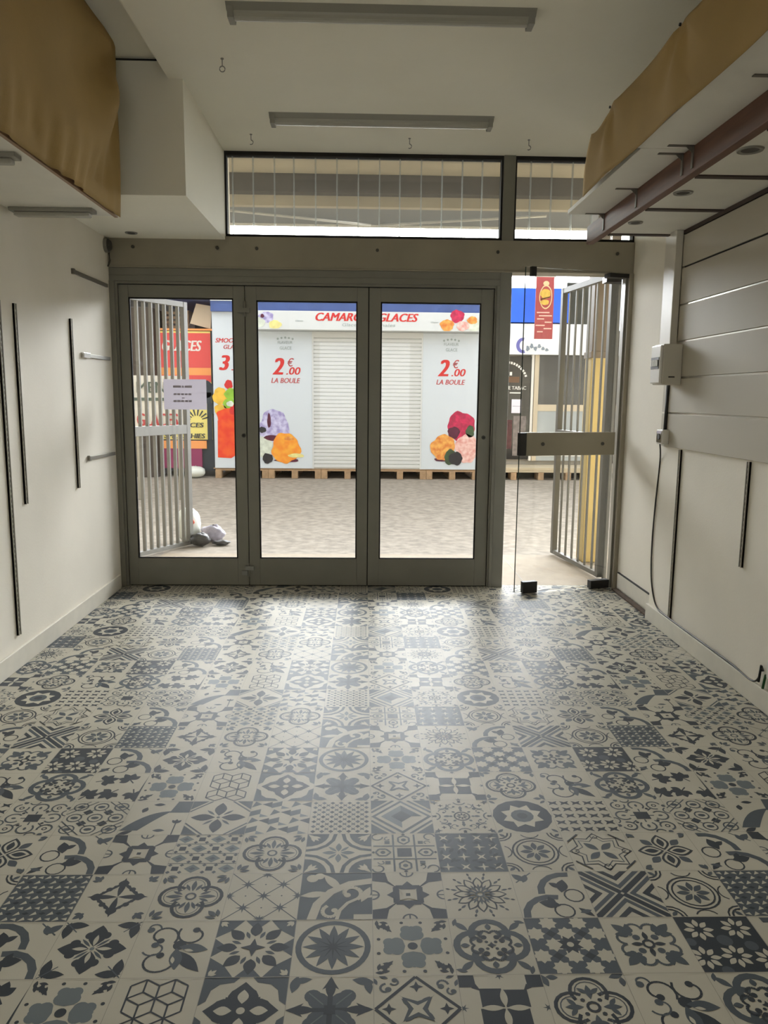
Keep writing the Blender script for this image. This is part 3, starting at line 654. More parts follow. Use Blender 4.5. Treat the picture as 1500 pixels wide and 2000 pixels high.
# ------------------------------------------------------------------ left storage shelf, canvas, strip lamps under it
struct_ = None
solid(MB().box(XL, -1.262, -1.5, 4.055, 2.25, 2.275, BOARD), 'wall_shelf', 'long white board shelf high on the left wall behind the tan canvas', 'shelf', .002)
solid(MB().box(-1.262, -1.246, -1.5, 4.06, 2.243, 2.285, mat('shelf lipping', rgb(150, 120, 92), .5)), 'edge_strip', 'thin brown edging strip along the front of the left shelf', 'trim')
def canvas_mesh(fx, y0, y1, zb, zt, ny, nz):
    vs = []; fs = []
    for i in range(ny+1):
        for j in range(nz+1):
            u, v = i/ny, j/nz
            vs.append(fx(u, v))
    for i in range(ny):
        for j in range(nz): a = i*(nz+1)+j; fs.append((a, a+1, a+nz+2, a+nz+1))
    return vs, fs
def left_canvas(u, v):
    Y = -1.5+u*(4.05+.04*v+1.5); zb = 2.243; 
    zt = 3.05-.02*math.sin(PI*min(1, max(0, (4.09-Y)/1.2)))
    z = zb+(zt-zb)*v
    # folds fan out of the tied far upper corner
    dy = 4.12-Y; dz = 3.02-z; r = math.hypot(dy, dz); a = math.atan2(dz, dy+.02)
    f = .05*math.sin(a*9+.9)*min(1, r/.3)*max(.12, 1-r/1.7)*(1 if a > .2 else a/.2)*min(1, v*2.5+.25)
    f += .010*math.sin(Y*46+3*math.sin(z*5))*max(0, 1-v*3.2) + .012*math.sin(Y*9+z*4)*max(0, 1-v*1.2)
    f += .03*math.sin(PI*v)*(.6+.4*math.sin(Y*2.2+1))
    fade = min(1, max(0, (4.10-Y)/.25)); f *= fade
    return (-1.238+.03*fade*min(1, v*4)+(max(f, 0) if v < .1 else f), Y, z)
vs, fs = canvas_mesh(left_canvas, 0, 0, 0, 0, 190, 34)
cl = MB().add(vs, fs, CANVAS, True)
o = solid(cl, 'canvas_curtain', 'tan canvas curtain hanging from the ceiling in front of the left shelf', 'curtain')
sm = o.modifiers.new('thickness', 'SOLIDIFY'); sm.thickness = .002
def shelf_lamp(x0, x1, y0, y1, label):
    t = thing('strip_light', ((x0+x1)/2, (y0+y1)/2, 2.21), label, 'light')
    part(MB().box(x0, x1, y0, y1, 2.232, 2.25, LAMPB), 'housing', t, .003)
    part(MB().box(x0+.02, x1-.02, y0+.01, y1-.01, 2.212, 2.232, LAMPD), 'tube_cover', t, .006)
shelf_lamp(XL+.02, -1.30, 3.03, 3.09, 'short grey strip light under the left shelf, the nearer one')
shelf_lamp(XL+.02, -1.315, 3.885, 3.955, 'short grey strip light under the far end of the left shelf')
def downlight(x, y, z, label, r=.045):
    t = thing('spotlight', (x, y, z-.012), label, 'spotlight')
    rm = MB(); n = 24
    for a0, a1, z0, z1 in ((r, r*.93, z, z-.006), (r*.93, r*.66, z-.006, z-.004)):
        vs = []; 
        for k in range(n):
            a = 2*PI*k/n; vs += [(x+a0*math.cos(a), y+a0*math.sin(a), z0), (x+a1*math.cos(a), y+a1*math.sin(a), z1)]
        rm.add(vs, [(2*k, 2*k+1, (2*k+3) % (2*n), (2*k+2) % (2*n)) for k in range(n)], STEEL, True)
    part(rm, 'rim', t)
    part(MB().cyl((x, y, z-.002), r*.66, -.0015, 'z', SLOT, n), 'lamp', t)
downlight(-1.518, 5.21, 2.40, 'small round recessed spotlight under the corner soffit', .04)
# ------------------------------------------------------------------ right soffit: beam, panels, battens, board, canvas
ZP = 2.30
solid(MB().box(1.352, 1.395, -1.5, 4.85, ZP-.002, 2.403, WOOD), 'wooden_beam', 'long red-brown wooden beam running out above the right side of the room', 'beam', .003)
ys = [3.37, 3.95, 4.545]
pn_y = [(2.80, 3.35, 3.018, 'white ceiling board under the right storage, nearest of the three fully seen'),
        (3.39, 3.93, 3.634, 'white ceiling board under the right storage, middle of the three fully seen'),
        (3.97, 4.525, 4.239, 'white ceiling board under the right storage, farthest one, by the trunking')]
for a, b, sy, lab in pn_y:
    solid(MB().box(1.395, XR, a, b, ZP, ZP+.012, BOARD), 'ceiling_panel', lab, 'panel')
solid(MB().box(1.395, XR, 2.20, 2.75, ZP, ZP+.012, BOARD), 'ceiling_panel', 'white ceiling board under the right storage cut by the picture edge', 'panel')
for a, b in ((3.35, 3.39), (3.93, 3.97), (4.525, 4.565), (2.75, 2.80)):
    lab = {3.35: 'dark brown batten between the nearest and middle white ceiling boards on the right', 3.93: 'dark brown batten between the middle and farthest white ceiling boards on the right', 4.525: 'dark brown batten closing the far end of the white ceiling boards', 2.75: 'dark brown batten at the picture edge under the right storage'}[a]
    solid(MB().box(1.395, XR-.014, a, b, ZP-.006, ZP+.03, DKWOOD), 'ceiling_batten', lab, 'batten')
struct(MB().box(XR-.014, XR, -1.5, 4.42, ZP-.022, ZP-.001, DKWOOD), 'trim_9', 'thin dark joint between planked wall and the boards above', 0, 'joint')
downlight(1.446, 3.018, ZP, 'round recessed spotlight in the nearest white ceiling board on the right', .05)
downlight(1.447, 3.634, ZP, 'round recessed spotlight in the middle white ceiling board on the right', .045)
downlight(1.441, 4.239, ZP, 'round recessed spotlight in the farthest white ceiling board on the right', .04)
ZB = 2.403
solid(MB().box(1.130, 1.40, -1.5, 3.36, ZB, ZB+.022, BOARD), 'storage_board', 'white storage board resting on the wooden beam, nearer length', 'shelf', .001)
solid(MB().box(1.150, 1.40, 3.363, 4.535, ZB, ZB+.022, BOARD), 'storage_board', 'white storage board resting on the wooden beam, farther length by the transom', 'shelf', .001)
BRK = mat('bracket metal', rgb(120, 114, 104), .5, metal=.4)
def bracket(y, label):
    t = MB().box(1.245, 1.352, y-.009, y+.009, ZB-.004, ZB, BRK).box(1.347, 1.352, y-.009, y+.009, ZB-.09, ZB, BRK).prism([(1.347, ZB-.03), (1.347, ZB-.004), (1.32, ZB-.004)], 'y', y-.0015, y+.0015, BRK)
    solid(t, 'shelf_bracket', label, 'bracket')
bracket(2.616, 'small metal angle bracket on the wooden beam at the upper picture edge')
bracket(3.315, 'metal angle bracket on the wooden beam, near one of the close pair')
bracket(3.421, 'metal angle bracket on the wooden beam, far one of the close pair')
bracket(3.98, 'metal angle bracket on the wooden beam halfway to the transom')
bracket(4.51, 'metal angle bracket at the far end of the white storage board')
rc = thing('canvas_valance', (1.107, 2.5, 2.385), 'tan canvas valance nailed along the edge of the right storage board', 'valance')
def right_canvas(u, v):
    yend = 4.09-.11*v; Y = -1.5+u*(yend+1.5)
    ztop = 2.676
    for a, b in ((3.661, 4.0), (2.884, 3.661), (2.1, 2.884)):
        if a <= Y <= b: ztop -= .014*math.sin(PI*(Y-a)/(b-a))*(2.2 if a > 3.6 else 1)
    if Y > 3.661: ztop -= .02*(Y-3.661)/.4
    zb = 2.384-.004*math.sin(Y*3)
    z = zb+(ztop-zb)*v; f = 0
    for n in (3.661, 2.884, 2.1):
        dy = Y-n; dz = 2.68-z; r = math.hypot(dy, dz); a = math.atan2(dy, dz+.01)
        f += .010*math.sin(a*5+1)*math.exp(-r*r*14)*min(1, r/.06)
    f += .005*math.sin(Y*7+z*8)
    f += .012*math.sin(PI*v)
    return (1.107-f, Y, z)
vs, fs = canvas_mesh(right_canvas, 0, 0, 0, 0, 160, 16)
o = part(MB().add(vs, fs, CANVAS, True), 'cloth', rc); sm = o.modifiers.new('thickness', 'SOLIDIFY'); sm.thickness = .002
part(MB().box(1.125, 1.14, -1.5, 3.98, ZB+.03, 2.655, mat('old board', rgb(58, 40, 30), .8)), 'backing_board', rc)
for n in (3.661, 2.884): part(MB().cyl((1.102, n, 2.668), .006, -.006, 'x', BLACK, 8), 'nail', rc)
# ------------------------------------------------------------------ slat wall, trunking, fuse box, socket, cables
sw = thing('slatwall', (XR, 3.0, 1.09), 'pale laminate slatwall of wide horizontal planks on the right wall', 'wall panel')
levels = [2.276, 2.095, 1.89, 1.688, 1.487, 1.287, 1.092]
for k in range(6):
    zt, zb = levels[k], levels[k+1]
    yend = 4.40 if k < 4 else 4.56
    part(MB().box(XR-.016, XR, -1.5, yend, zb+.005 if k < 5 else zb, zt-.005, SLATW), 'plank', sw, .0015)
INS = mat('aluminium insert', rgb(190, 186, 172), .3, metal=.6)
part(MB().box(XR-.006, XR, -1.5, 4.39, levels[1]-.005, levels[1]+.005, DARK), 'groove', sw)
for k in (2, 3, 4, 5):
    part(MB().box(XR-.009, XR, -1.5, 4.30 if k < 4 else 4.22, levels[k]-.005, levels[k]+.004, INS), 'groove_insert', sw)
TRK = mat('trunking plastic', rgb(214, 208, 194), .45)
solid(MB().box(1.733, XR-.016, 4.405, 4.50, 1.67, ZP, TRK).box(1.748, XR, 4.50, 4.60, 1.67, ZP+.06, TRK), 'cable_trunking', 'tall beige cable trunking running up from the fuse box to the ceiling boards', 'trunking', .003)
fb = thing('fuse_box', (1.71, 4.38, 1.445), 'white fuse box with a glossy door on the right wall below the trunking', 'fuse box')
part(MB().box(1.665, XR-.016, 4.31, 4.46, 1.447, 1.672, TRK), 'housing', fb, .006)
part(MB().box(1.650, 1.665, 4.315, 4.455, 1.455, 1.665, WHITEP), 'door', fb, .005)
part(MB().box(1.647, 1.651, 4.33, 4.445, 1.535, 1.60, BLACK), 'window', fb)
for k in range(5): part(MB().box(1.642, 1.648, 4.34+k*.021, 4.353+k*.021, 1.55, 1.585, WHITEP), 'switch', fb)
part(MB().box(1.70, 1.735, 4.3088, 4.3101, 1.486, 1.494, SLOT), 'name_plate', fb)
skt = thing('power_socket', (1.76, 4.46, 1.105), 'small white socket outlet on the right wall below the fuse box', 'socket')
part(MB().box(1.735, XR-.016, 4.43, 4.52, 1.105, 1.19, WHITEP), 'box', skt, .004)
part(MB().box(1.731, 1.736, 4.44, 4.51, 1.115, 1.18, CHROME).cyl((1.731, 4.475, 1.147), .018, -.003, 'x', SLOT, 14), 'outlet', skt)
solid(MB().tube([(1.772, 4.475, 1.45), (1.77, 4.48, 1.30), (1.768, 4.48, 1.188)], .011, BLACK, 8).tube([(1.772, 4.50, 1.45), (1.772, 4.505, 1.19)], .005, SLOT, 6), 'conduit', 'short black cable between the fuse box and the small socket', 'cable')
def smooth_path(P_, n=8):
    out = []
    P_ = [Vector(p) for p in P_]
    for i in range(len(P_)-1):
        a = P_[max(0, i-1)]; b = P_[i]; c = P_[i+1]; d = P_[min(len(P_)-1, i+2)]
        for k in range(n):
            t = k/n; out.append(.5*((2*b)+(c-a)*t+(2*a-5*b+4*c-d)*t*t+(3*b-a-3*c+d)*t**3))
    out.append(P_[-1]); return out
CABLE = mat('grey cable', rgb(58, 55, 50), .5)
xw = XR-.005
solid(MB().tube(smooth_path([(1.75, 4.50, 1.11), (xw, 4.57, 1.0), (xw, 4.60, .75), (xw, 4.615, .5), (xw, 4.60, .30), (xw, 4.55, .18), (xw, 4.47, .112), (xw-.008, 4.30, .106), (xw-.008, 3.9, .106), (xw-.008, 3.5, .106), (xw-.012, 3.31, .10), (xw-.008, 3.25, .125), (xw-.004, 3.235, .19)]), .0045, CABLE, 6), 'power_cable', 'thin dark cable drooping from the small socket and along the right skirting', 'cable')
ws = thing('wall_socket', (1.78, 3.20, .18), 'white socket with wires low on the right wall at the picture edge', 'socket')
part(MB().box(1.77, XR, 3.10, 3.175, .16, .235, WHITEP), 'plate', ws, .004)
part(MB().tube([(1.77, 3.23, .12), (1.768, 3.215, .2), (1.77, 3.2, .18)], .006, BLACK, 6).tube([(1.775, 3.20, .10), (1.772, 3.18, .17)], .006, mat('green wire', rgb(34, 84, 40), .5), 6), 'wire', ws)
# wall rails
def vrail(x, y, z0, z1, side, label, w_=.022):
    """slotted upright on a wall; side +1: wall at lower x"""
    x1 = x+side*.013
    t = MB().box(x, x1, y-w_/2, y-w_/2+.004, z0, z1, RAIL).box(x, x1, y+w_/2-.004, y+w_/2, z0, z1, RAIL).box(x, x+side*.009, y-w_/2, y+w_/2, z0, z1, RAIL)
    z = z0+.02
    while z < z1-.02:
        t.box(x+side*.009, x+side*.0096, y-.004, y+.004, z, z+.014, SLOT); z += .025
    solid(t, 'wall_rail', label, 'rail')
vrail(XL, 3.753, .165, 1.80, 1, 'longest slotted metal upright on the left wall, reaching near the skirting', .026)
vrail(XL, 3.925, .805, 1.803, 1, 'slotted metal upright on the left wall, middle of three')
vrail(XL, 4.654, .80, 1.80, 1, 'slotted metal upright on the left wall nearest the door')
vrail(XR, 4.278, .10, 1.085, -1, 'long slotted metal upright on the right wall beside the hanging cable')
vrail(XR, 3.498, .584, 1.083, -1, 'short slotted metal upright on the right wall near the picture edge')
def hrail(y0, y1, z0, z1, label, cap=False, m=RAIL):
    t = thing('wall_rail', (XL, (y0+y1)/2, z0), label, 'rail')
    n = .011
    vs = [(XL, y0, z0-n), (XL+.014, y0, z0-n), (XL+.014, y1, z1-n), (XL, y1, z1-n), (XL, y0, z0+n), (XL+.014, y0, z0+n), (XL+.014, y1, z1+n), (XL, y1, z1+n)]
    part(MB().add(vs, [(0,3,2,1),(4,5,6,7),(0,1,5,4),(1,2,6,5),(2,3,7,6),(3,0,4,7)], m), 'bar', t, .001)
    part(MB().box(XL, XL+.018, y0-.012, y0+(.10 if cap else .012), z0-.016, z0+.016, CHROME if cap else m), 'end_bracket', t, .002)
hrail(4.726, 5.333, 2.08, 2.081, 'dark horizontal metal rail on the left wall, top one of three', False, mat('dark rail', rgb(112, 106, 94), .5))
hrail(4.827, 5.32, 1.60, 1.60, 'horizontal metal rail with shiny bracket on the left wall, middle of three', True, STEEL)
hrail(4.847, 5.341, .965, .958, 'pale horizontal metal rail on the left wall, lowest of three', False, STEEL)
sr = thing('alarm_siren', (-1.70, 5.35, 2.30), 'small dark round fitting in the upper left corner beside the header beam', 'alarm')
part(MB().cyl((-1.735, 5.35, 2.345), .048, .022, 'x', STEEL, 20), 'base', sr)
part(MB().cyl((-1.713, 5.35, 2.345), .042, .016, 'x', SLOT, 20, .03), 'cap', sr)
part(MB().tube([(-1.715, 5.36, 2.30), (-1.712, 5.365, 2.25), (-1.725, 5.36, 2.21)], .006, SLOT, 6), 'cable', sr)

# ------------------------------------------------------------------ outside: ground, gates, column, canopy
gm = mat('street paving', rgb(160, 150, 135), .9, noise=.36, nscale=11, bump=.6, bscale=30, stretch=(1, 1, 1), detail=8)
struct(MB().box(-16, 16, 6.57, 40, -.12, -.003, gm).box(-16, XL, 5.6, 6.57, -.12, -.003, gm).box(XR2, 16, 5.6, 6.57, -.12, -.003, gm), 'ground', 'pale speckled street paving outside the shop', 0, 'ground')
EXTW = mat('arcade render', rgb(206, 195, 172), .85, noise=.1, nscale=3)
struct(MB().box(-9, XL-.15, 5.42, 5.60, 0, 3.55, EXTW).box(XR+.2, 9, 5.42, 5.60, 0, 3.55, EXTW).box(XL-.15, XR+.2, 5.415, 5.60, ZC+.0, 3.55, EXTW).box(XL, -.945, 5.42, 5.60, 2.42, ZC, EXTW), 'wall_front', 'beige outer wall above and beside the shop front', 0, 'wall')
struct(MB().box(-9, 9, 5.60, 7.12, 3.30, 3.50, EXTW), 'ceiling_arcade', 'beige plastered ceiling of the arcade outside', 0, 'ceiling')
DKB = mat('dark grey beam', rgb(96, 90, 80), .7, noise=.15, nscale=3)
struct(MB().box(-9, 9, 7.12, 7.24, 3.145, 3.5, DKB), 'trim_10', 'dark grey beam across the arcade seen through the transom', 0, 'beam')
struct(MB().box(-9, 9, 7.24, 7.32, 3.055, 3.30, EXTW), 'trim_11', 'beige beam behind the dark one seen through the transom', 0, 'beam')
AWN = bpy.data.materials.new('translucent awning'); AWN.use_nodes = True
n_ = AWN.node_tree.nodes; l_ = AWN.node_tree.links; n_.remove(n_['Principled BSDF'])
a_ = n_.new('ShaderNodeBsdfTranslucent'); a_.inputs[0].default_value = (.09, .092, .09, 1)
d_ = n_.new('ShaderNodeBsdfDiffuse'); d_.inputs[0].default_value = (.26, .26, .25, 1)
mx_ = n_.new('ShaderNodeAddShader'); l_.new(a_.outputs[0], mx_.inputs[0]); l_.new(d_.outputs[0], mx_.inputs[1]); l_.new(mx_.outputs[0], n_['Material Output'].inputs[0])
aw = thing('awning', (0, 7.4, 3.07), 'grey awning with thin white folding arms seen through the transom', 'awning')
part(MB().add([(-5, 7.32, 3.10), (5, 7.32, 3.10), (5, 8.22, 3.105), (-5, 8.22, 3.105), (-5, 7.32, 3.105), (5, 7.32, 3.105), (5, 8.22, 3.11), (-5, 8.22, 3.11)], [(0,3,2,1),(4,5,6,7),(0,1,5,4),(1,2,6,5),(2,3,7,6),(3,0,4,7)], AWN), 'fabric', aw)
WHT = mat('white tube', rgb(225, 222, 214), .4)
for a, b in (((-1.35, 7.45, 3.06), (.05, 8.1, 3.08)), ((1.7, 7.5, 3.06), (.15, 8.1, 3.08))):
    part(MB().tube([a, b], .012, WHT, 8), 'folding_arm', aw)
part(MB().tube([(-5, 8.22, 3.10), (5, 8.22, 3.10)], .02, WHT, 8), 'front_bar', aw)
# gates
def gate(name, p, q, z0, z1, nbars, label, rail=None, bw=.03, sw_=.045, bt=.028):
    p = Vector(p); q = Vector(q); d = (q-p); L = d.length; d.normalize()
    t = thing(name, (p.x, p.y, 0), label, 'gate')
    def at_(s): r = p+d*s; return (r.x, r.y)
    part(MB().obox(at_(0), at_(L), .04, z1-.045, z1, GATEM), 'top_rail', t, .002)
    part(MB().obox(at_(0), at_(L), .04, z0, z0+.035, GATEM), 'bottom_rail', t, .002)
    if rail: part(MB().obox(at_(0), at_(L), .042, rail-.04, rail+.04, GATEM), 'middle_rail', t, .002)
    for s in (sw_/2, L-sw_/2): part(MB().obox(at_(s-sw_/2), at_(s+sw_/2), .045, z0, z1, GATEM), 'stile', t, .002)
    for k in range(nbars):
        s = sw_/2+(L-sw_)*(k+1)/(nbars+1)
        part(MB().obox(at_(s-bw/2), at_(s+bw/2), bt, z0+.03, z1-.04, GATEM), 'bar', t)
    return t
gate('security_gate', (-2.30, 5.66), (-1.575, 6.93), .015, 2.16, 17, 'folded-back metal security gate outside the left door leaf', rail=1.06, bw=.013, bt=.034)
gate('security_gate', (1.800, 5.66), (1.668, 6.60), .015, 2.275, 6, 'metal security gate with open bars outside the glass door', rail=1.06, bw=.020, bt=.012)
solid(MB().box(1.812, 1.838, 5.61, 5.65, 0, 2.21, GATEM), 'gate_post', 'narrow metal post between the open gate and the right wall', 'post', .002)
solid(MB().box(1.69, 1.84, 5.50, 5.60, 2.175, 2.215, BLACK), 'door_closer', 'dark metal box above the open gate under the header beam', 'door closer')
YEL = mat('ochre paint', rgb(196, 172, 108), .6, noise=.12, nscale=4)
BRN = mat('column brown', rgb(112, 98, 80), .6, noise=.1, nscale=4)  # darker brown for the column's upper length and band
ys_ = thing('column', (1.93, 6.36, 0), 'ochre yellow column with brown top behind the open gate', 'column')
part(MB().box(1.838, 2.03, 6.27, 6.46, 0, 1.74, YEL), 'shaft', ys_, .006)
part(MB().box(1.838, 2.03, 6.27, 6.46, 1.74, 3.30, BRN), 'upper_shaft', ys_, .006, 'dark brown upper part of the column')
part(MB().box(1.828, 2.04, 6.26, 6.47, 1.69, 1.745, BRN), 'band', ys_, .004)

# ------------------------------------------------------------------ ice cream kiosk
KW = mat('kiosk white', rgb(206, 214, 220), .5)
KW2 = mat('kiosk shutter white', rgb(208, 210, 208), .45)
SIGNW = mat('sign white', rgb(212, 216, 216), .5)
RED = mat('sign red', rgb(206, 42, 40), .5)
RED2 = mat('thin red', rgb(188, 62, 66), .5)
BLUE = mat('faded blue', rgb(70, 92, 150), .5, noise=.2, nscale=4)
K0 = 12.72
kx = thing('ice_cream_kiosk', (-.3, K0+1.2, .165), 'white ice cream kiosk with closed roller shutter and red price signs', 'kiosk')
part(MB().box(-2.47, 1.88, K0+.02, K0+2.3, .165, 2.70, KW2), 'body', kx)
part(MB().box(-2.47, 1.90, K0-.1, K0+2.4, 2.685, 2.845, BLUE), 'roof_edge', kx)
part(MB().box(-2.47, 1.92, K0-.12, K0+2.42, 2.845, 2.885, SIGNW).box(-3.4, -2.47, K0-.12, K0+2.42, 2.87, 2.92, BLUE), 'roof', kx)
fasc = part(MB().box(-1.85, 1.90, K0-.30, K0+.0, 2.395, 2.685, SIGNW), 'fascia_sign', kx, .004)
YS = K0-.301
tt = MB(); text_on(tt, 'CAMARGUE GLACES', -.785, .845, 2.535, 2.66, YS, RED, .3, .05); part(tt, 'lettering', fasc)
pg_ = mat('pale grey ink', rgb(160, 172, 172), .6)
for a_, b_, c_, d_, e_ in (('Glaces', -.36, -.10, 2.455, 2.505), ('artisanales', .0, .48, 2.455, 2.505), ('Glaces', -1.1, -.98, 2.52, 2.545), ('Glaces', 1.04, 1.16, 2.52, 2.545)):
    tt = MB(); text_on(tt, a_, b_, c_, d_, e_, YS, pg_, .2, 0); part(tt, 'small_lettering', fasc)
PK = mat('raspberry sorbet', rgb(214, 44, 92), .6, noise=.45, nscale=16)
PO = mat('orange sorbet', rgb(244, 172, 56), .6, noise=.3, nscale=10, col2=rgb(236, 138, 40))
PO2 = mat('melon sorbet', rgb(238, 178, 90), .6, noise=.4, nscale=14, col2=rgb(210, 120, 50))
PV = mat('lavender ice cream', rgb(206, 204, 232), .6, noise=.35, nscale=14, col2=rgb(150, 140, 190))
PG = mat('pale green ice cream', rgb(222, 230, 214), .6, noise=.25, nscale=12)
PP = mat('pale pink ice cream', rgb(240, 208, 200), .6, noise=.35, nscale=14, col2=rgb(216, 150, 140))
PB = mat('blackberry', rgb(44, 42, 48), .6, noise=.5, nscale=30)
PLF = mat('mint leaf', rgb(70, 92, 60), .6, noise=.4, nscale=12)
PC = mat('plum', rgb(96, 30, 60), .6, noise=.4, nscale=20)
PW = mat('lemon ice cream', rgb(236, 228, 150), .6, noise=.2, nscale=12)
scoops(fasc, 'printed_scoop', [(1.46, 2.63, .11, .10, YS, PK, 1), (1.30, 2.49, .11, .09, YS-.002, PO2, 2), (1.55, 2.48, .10, .075, YS-.004, PP, 3), (1.74, 2.5, .12, .1, YS-.003, PG, 4), (1.70, 2.57, .08, .06, YS-.006, PO2, 5), (-1.56, 2.58, .12, .085, YS, PV, 6), (-1.42, 2.47, .10, .065, YS-.002, PW, 7), (-1.68, 2.50, .10, .08, YS-.004, PG, 8), (-1.62, 2.6, .03, .03, YS-.006, PC, 9)])

def price_panel(x0, x1, flip, label):
    pnl = part(MB().box(x0, x1, K0-.01, K0+.02, .165, 2.39, KW), 'side_panel', kx, .003)
    Y = K0-.0105
    c = -1.293 if not flip else 1.408
    t = MB(); text_on(t, '2', c-.215, c-.02, 1.70, 1.965, Y, RED, .25, .05); part(t, 'price_digit', pnl)
    for q_ in (('\u20ac', c+.03, c+.135, 1.83, 1.965, Y, RED2, .2, .01), ('.00', c+.01, c+.245, 1.70, 1.82, Y, RED, .2, .03), ('LA BOULE', c-.235, c+.24, 1.565, 1.645, Y, RED2, .25, .02)):
        t = MB(); text_on(t, *q_); part(t, 'lettering', pnl)
    t = MB(); pg = MATS['pale grey ink']
    text_on(t, 'FLAVEUR', c-.12, c+.12, 2.19, 2.235, Y, pg, 0, .01); part(t, 'emblem_lettering', pnl)
    t = MB(); text_on(t, 'GLACE', c-.09, c+.1, 2.10, 2.15, Y, pg, 0, .01); part(t, 'emblem_lettering', pnl)
    for k in range(5): t = MB(); blob(t, c-.12+.06*k, 2.27+.02*math.sin(k*PI/4), .018, .018, Y, pg, 8, 0); part(t, 'emblem_dot', pnl)
    if not flip: scoops(pnl, 'printed_scoop', [(-1.49, .86, .245, .27, Y, PV, 11), (-1.57, .95, .03, .12, Y-.002, PC, 12), (-1.68, .80, .06, .05, Y-.002, PB, 13), (-1.50, .67, .16, .045, Y-.004, PC, 14), (-1.67, .52, .15, .17, Y-.003, PG, 15), (-1.30, .50, .235, .25, Y-.005, PO, 16), (-1.13, .38, .13, .035, Y-.006, PW, 17), (-1.28, .30, .2, .03, Y-.004, PC, 19), (-1.60, .33, .085, .085, Y-.008, PB, 18), (-1.24, .66, .08, .03, Y-.007, PO2, 10)])
    else: scoops(pnl, 'printed_scoop', [(1.60, .89, .225, .24, Y, PK, 21), (1.48, .78, .10, .10, Y-.002, PC, 22), (1.75, .80, .07, .1, Y-.003, PLF, 27), (1.70, .52, .19, .24, Y-.003, PP, 23), (1.31, .53, .205, .215, Y-.005, PO2, 24), (1.44, .37, .11, .13, Y-.007, PLF, 25), (1.52, .35, .115, .11, Y-.009, PB, 26), (1.30, .33, .14, .03, Y-.004, PC, 28)])
price_panel(-1.755, -.86, False, ''); price_panel(.945, 1.86, True, '')
sh = MB(); z = .19
prof = [(K0+.004, .165)]
while z < 2.30:
    prof += [(K0-.012, z), (K0-.012, z+.042), (K0+.004, z+.052)]; z += .062
prof += [(K0+.02, 2.33), (K0+.02, .165)]
sh.prism(prof, 'x', -.835, .92, KW2); shut = part(sh, 'roller_shutter', kx)
part(MB().box(-.86, -.835, K0-.02, K0+.02, .165, 2.39, KW2).box(.92, .945, K0-.02, K0+.02, .165, 2.39, KW2).box(-.835, .92, K0-.03, K0+.02, 2.30, 2.39, KW2), 'shutter_frame', kx)
# smoothie panel at the kiosk's left end
sp_ = part(MB().box(-2.47, -1.765, K0-.015, K0+.02, .165, 2.78, KW), 'smoothie_panel', kx, .003)
Y = K0-.016
for q_ in (('SMOOTHIES', -2.42, -1.86, 2.20, 2.27, Y, RED, .25, .03), ('GLACES', -2.29, -1.95, 2.10, 2.165, Y, RED2, .25, .03), ('3', -2.37, -2.19, 1.76, 2.0, Y, RED, .25, .06), ('\u20ac', -2.13, -2.03, 1.87, 2.0, Y, RED2, .2, .02), ('.00', -2.17, -1.93, 1.76, 1.86, Y, RED, .2, .03)):
    tt = MB(); text_on(tt, *q_); part(tt, 'lettering', sp_)
JR = mat('orange juice', rgb(238, 92, 34), .5, noise=.35, nscale=9, col2=rgb(226, 52, 28)); LIME = mat('lime', rgb(150, 200, 60), .5, noise=.3, nscale=12); LEM = mat('lemon', rgb(246, 196, 70), .5, noise=.3, nscale=9)
tt = MB()
tt.add([(-2.41, Y-.003, .95), (-1.98, Y-.003, 1.02), (-2.06, Y-.003, .42), (-2.2, Y-.003, .33), (-2.42, Y-.003, .34)], [(0, 4, 3, 2, 1)], JR)
part(tt, 'printed_drink', sp_)
scoops(sp_, 'printed_fruit', [(-2.2, 1.0, .22, .16, Y-.005, JR, 31), (-2.36, 1.12, .10, .09, Y-.004, LEM, 32), (-2.22, 1.53, .065, .075, Y-.003, RED, 33), (-2.36, 1.34, .12, .14, Y-.003, LEM, 34), (-2.18, 1.38, .11, .09, Y-.005, LIME, 35), (-2.20, 1.22, .12, .09, Y-.004, LIME, 36), (-2.20, 1.22, .06, .045, Y-.007, PG, 37), (-2.12, 1.12, .09, .1, Y-.006, RED, 38)])
# pallets under the kiosk
PAL = mat('pallet wood', rgb(176, 146, 112), .8, noise=.25, nscale=14)
def make_pallet(label):
    t = thing('wooden_pallet', (0, 0, 0), label, 'pallet', 'wooden pallets carrying the kiosk')
    mb = MB()
    for k in range(5): mb.box(-.435, .435, .02+k*.235, .12+k*.235, .125, .145, PAL)
    for x in (-.435, -.05, .335): mb.box(x, x+.1, 0, 1.1, .105, .125, PAL)
    o = mb.build('deck_boards', t)
    for x in (-.435, -.05, .335): MB().box(x, x+.1, 0, .14, .015, .105, PAL).build('block', t); MB().box(x, x+.1, .9, 1.04, .015, .105, PAL).build('block', t)
    MB().box(-.435, -.335, 0, 1.1, 0, .015, PAL).box(.335, .435, 0, 1.1, 0, .015, PAL).box(-.05, .05, 0, 1.1, 0, .015, PAL).build('skid', t)
    return t
pal = make_pallet('wooden pallet under the smoothie panel at the kiosk\'s left end')
pal.location = (-2.03, K0-.03, 0)
for k, lab in enumerate(['wooden pallet under the kiosk\'s left price panel', 'wooden pallet under the left half of the kiosk shutter', 'wooden pallet under the right half of the kiosk shutter', 'wooden pallet under the kiosk\'s right price panel']):
    o = dup(pal); o.location = (-2.03+.875*(k+1), K0-.03, 0); o['label'] = lab
solid(MB().box(-2.5, 1.9, K0+.01, K0+2.3, .147, .165, PAL), 'floor_sheet', 'wooden base sheet between the pallets and the kiosk', 'sheet')
solid(MB().box(-2.5, 1.9, K0+1.11, K0+1.14, -.003, .12, DARK), 'kick_board', 'dark board closing the gap behind the pallets', 'board')

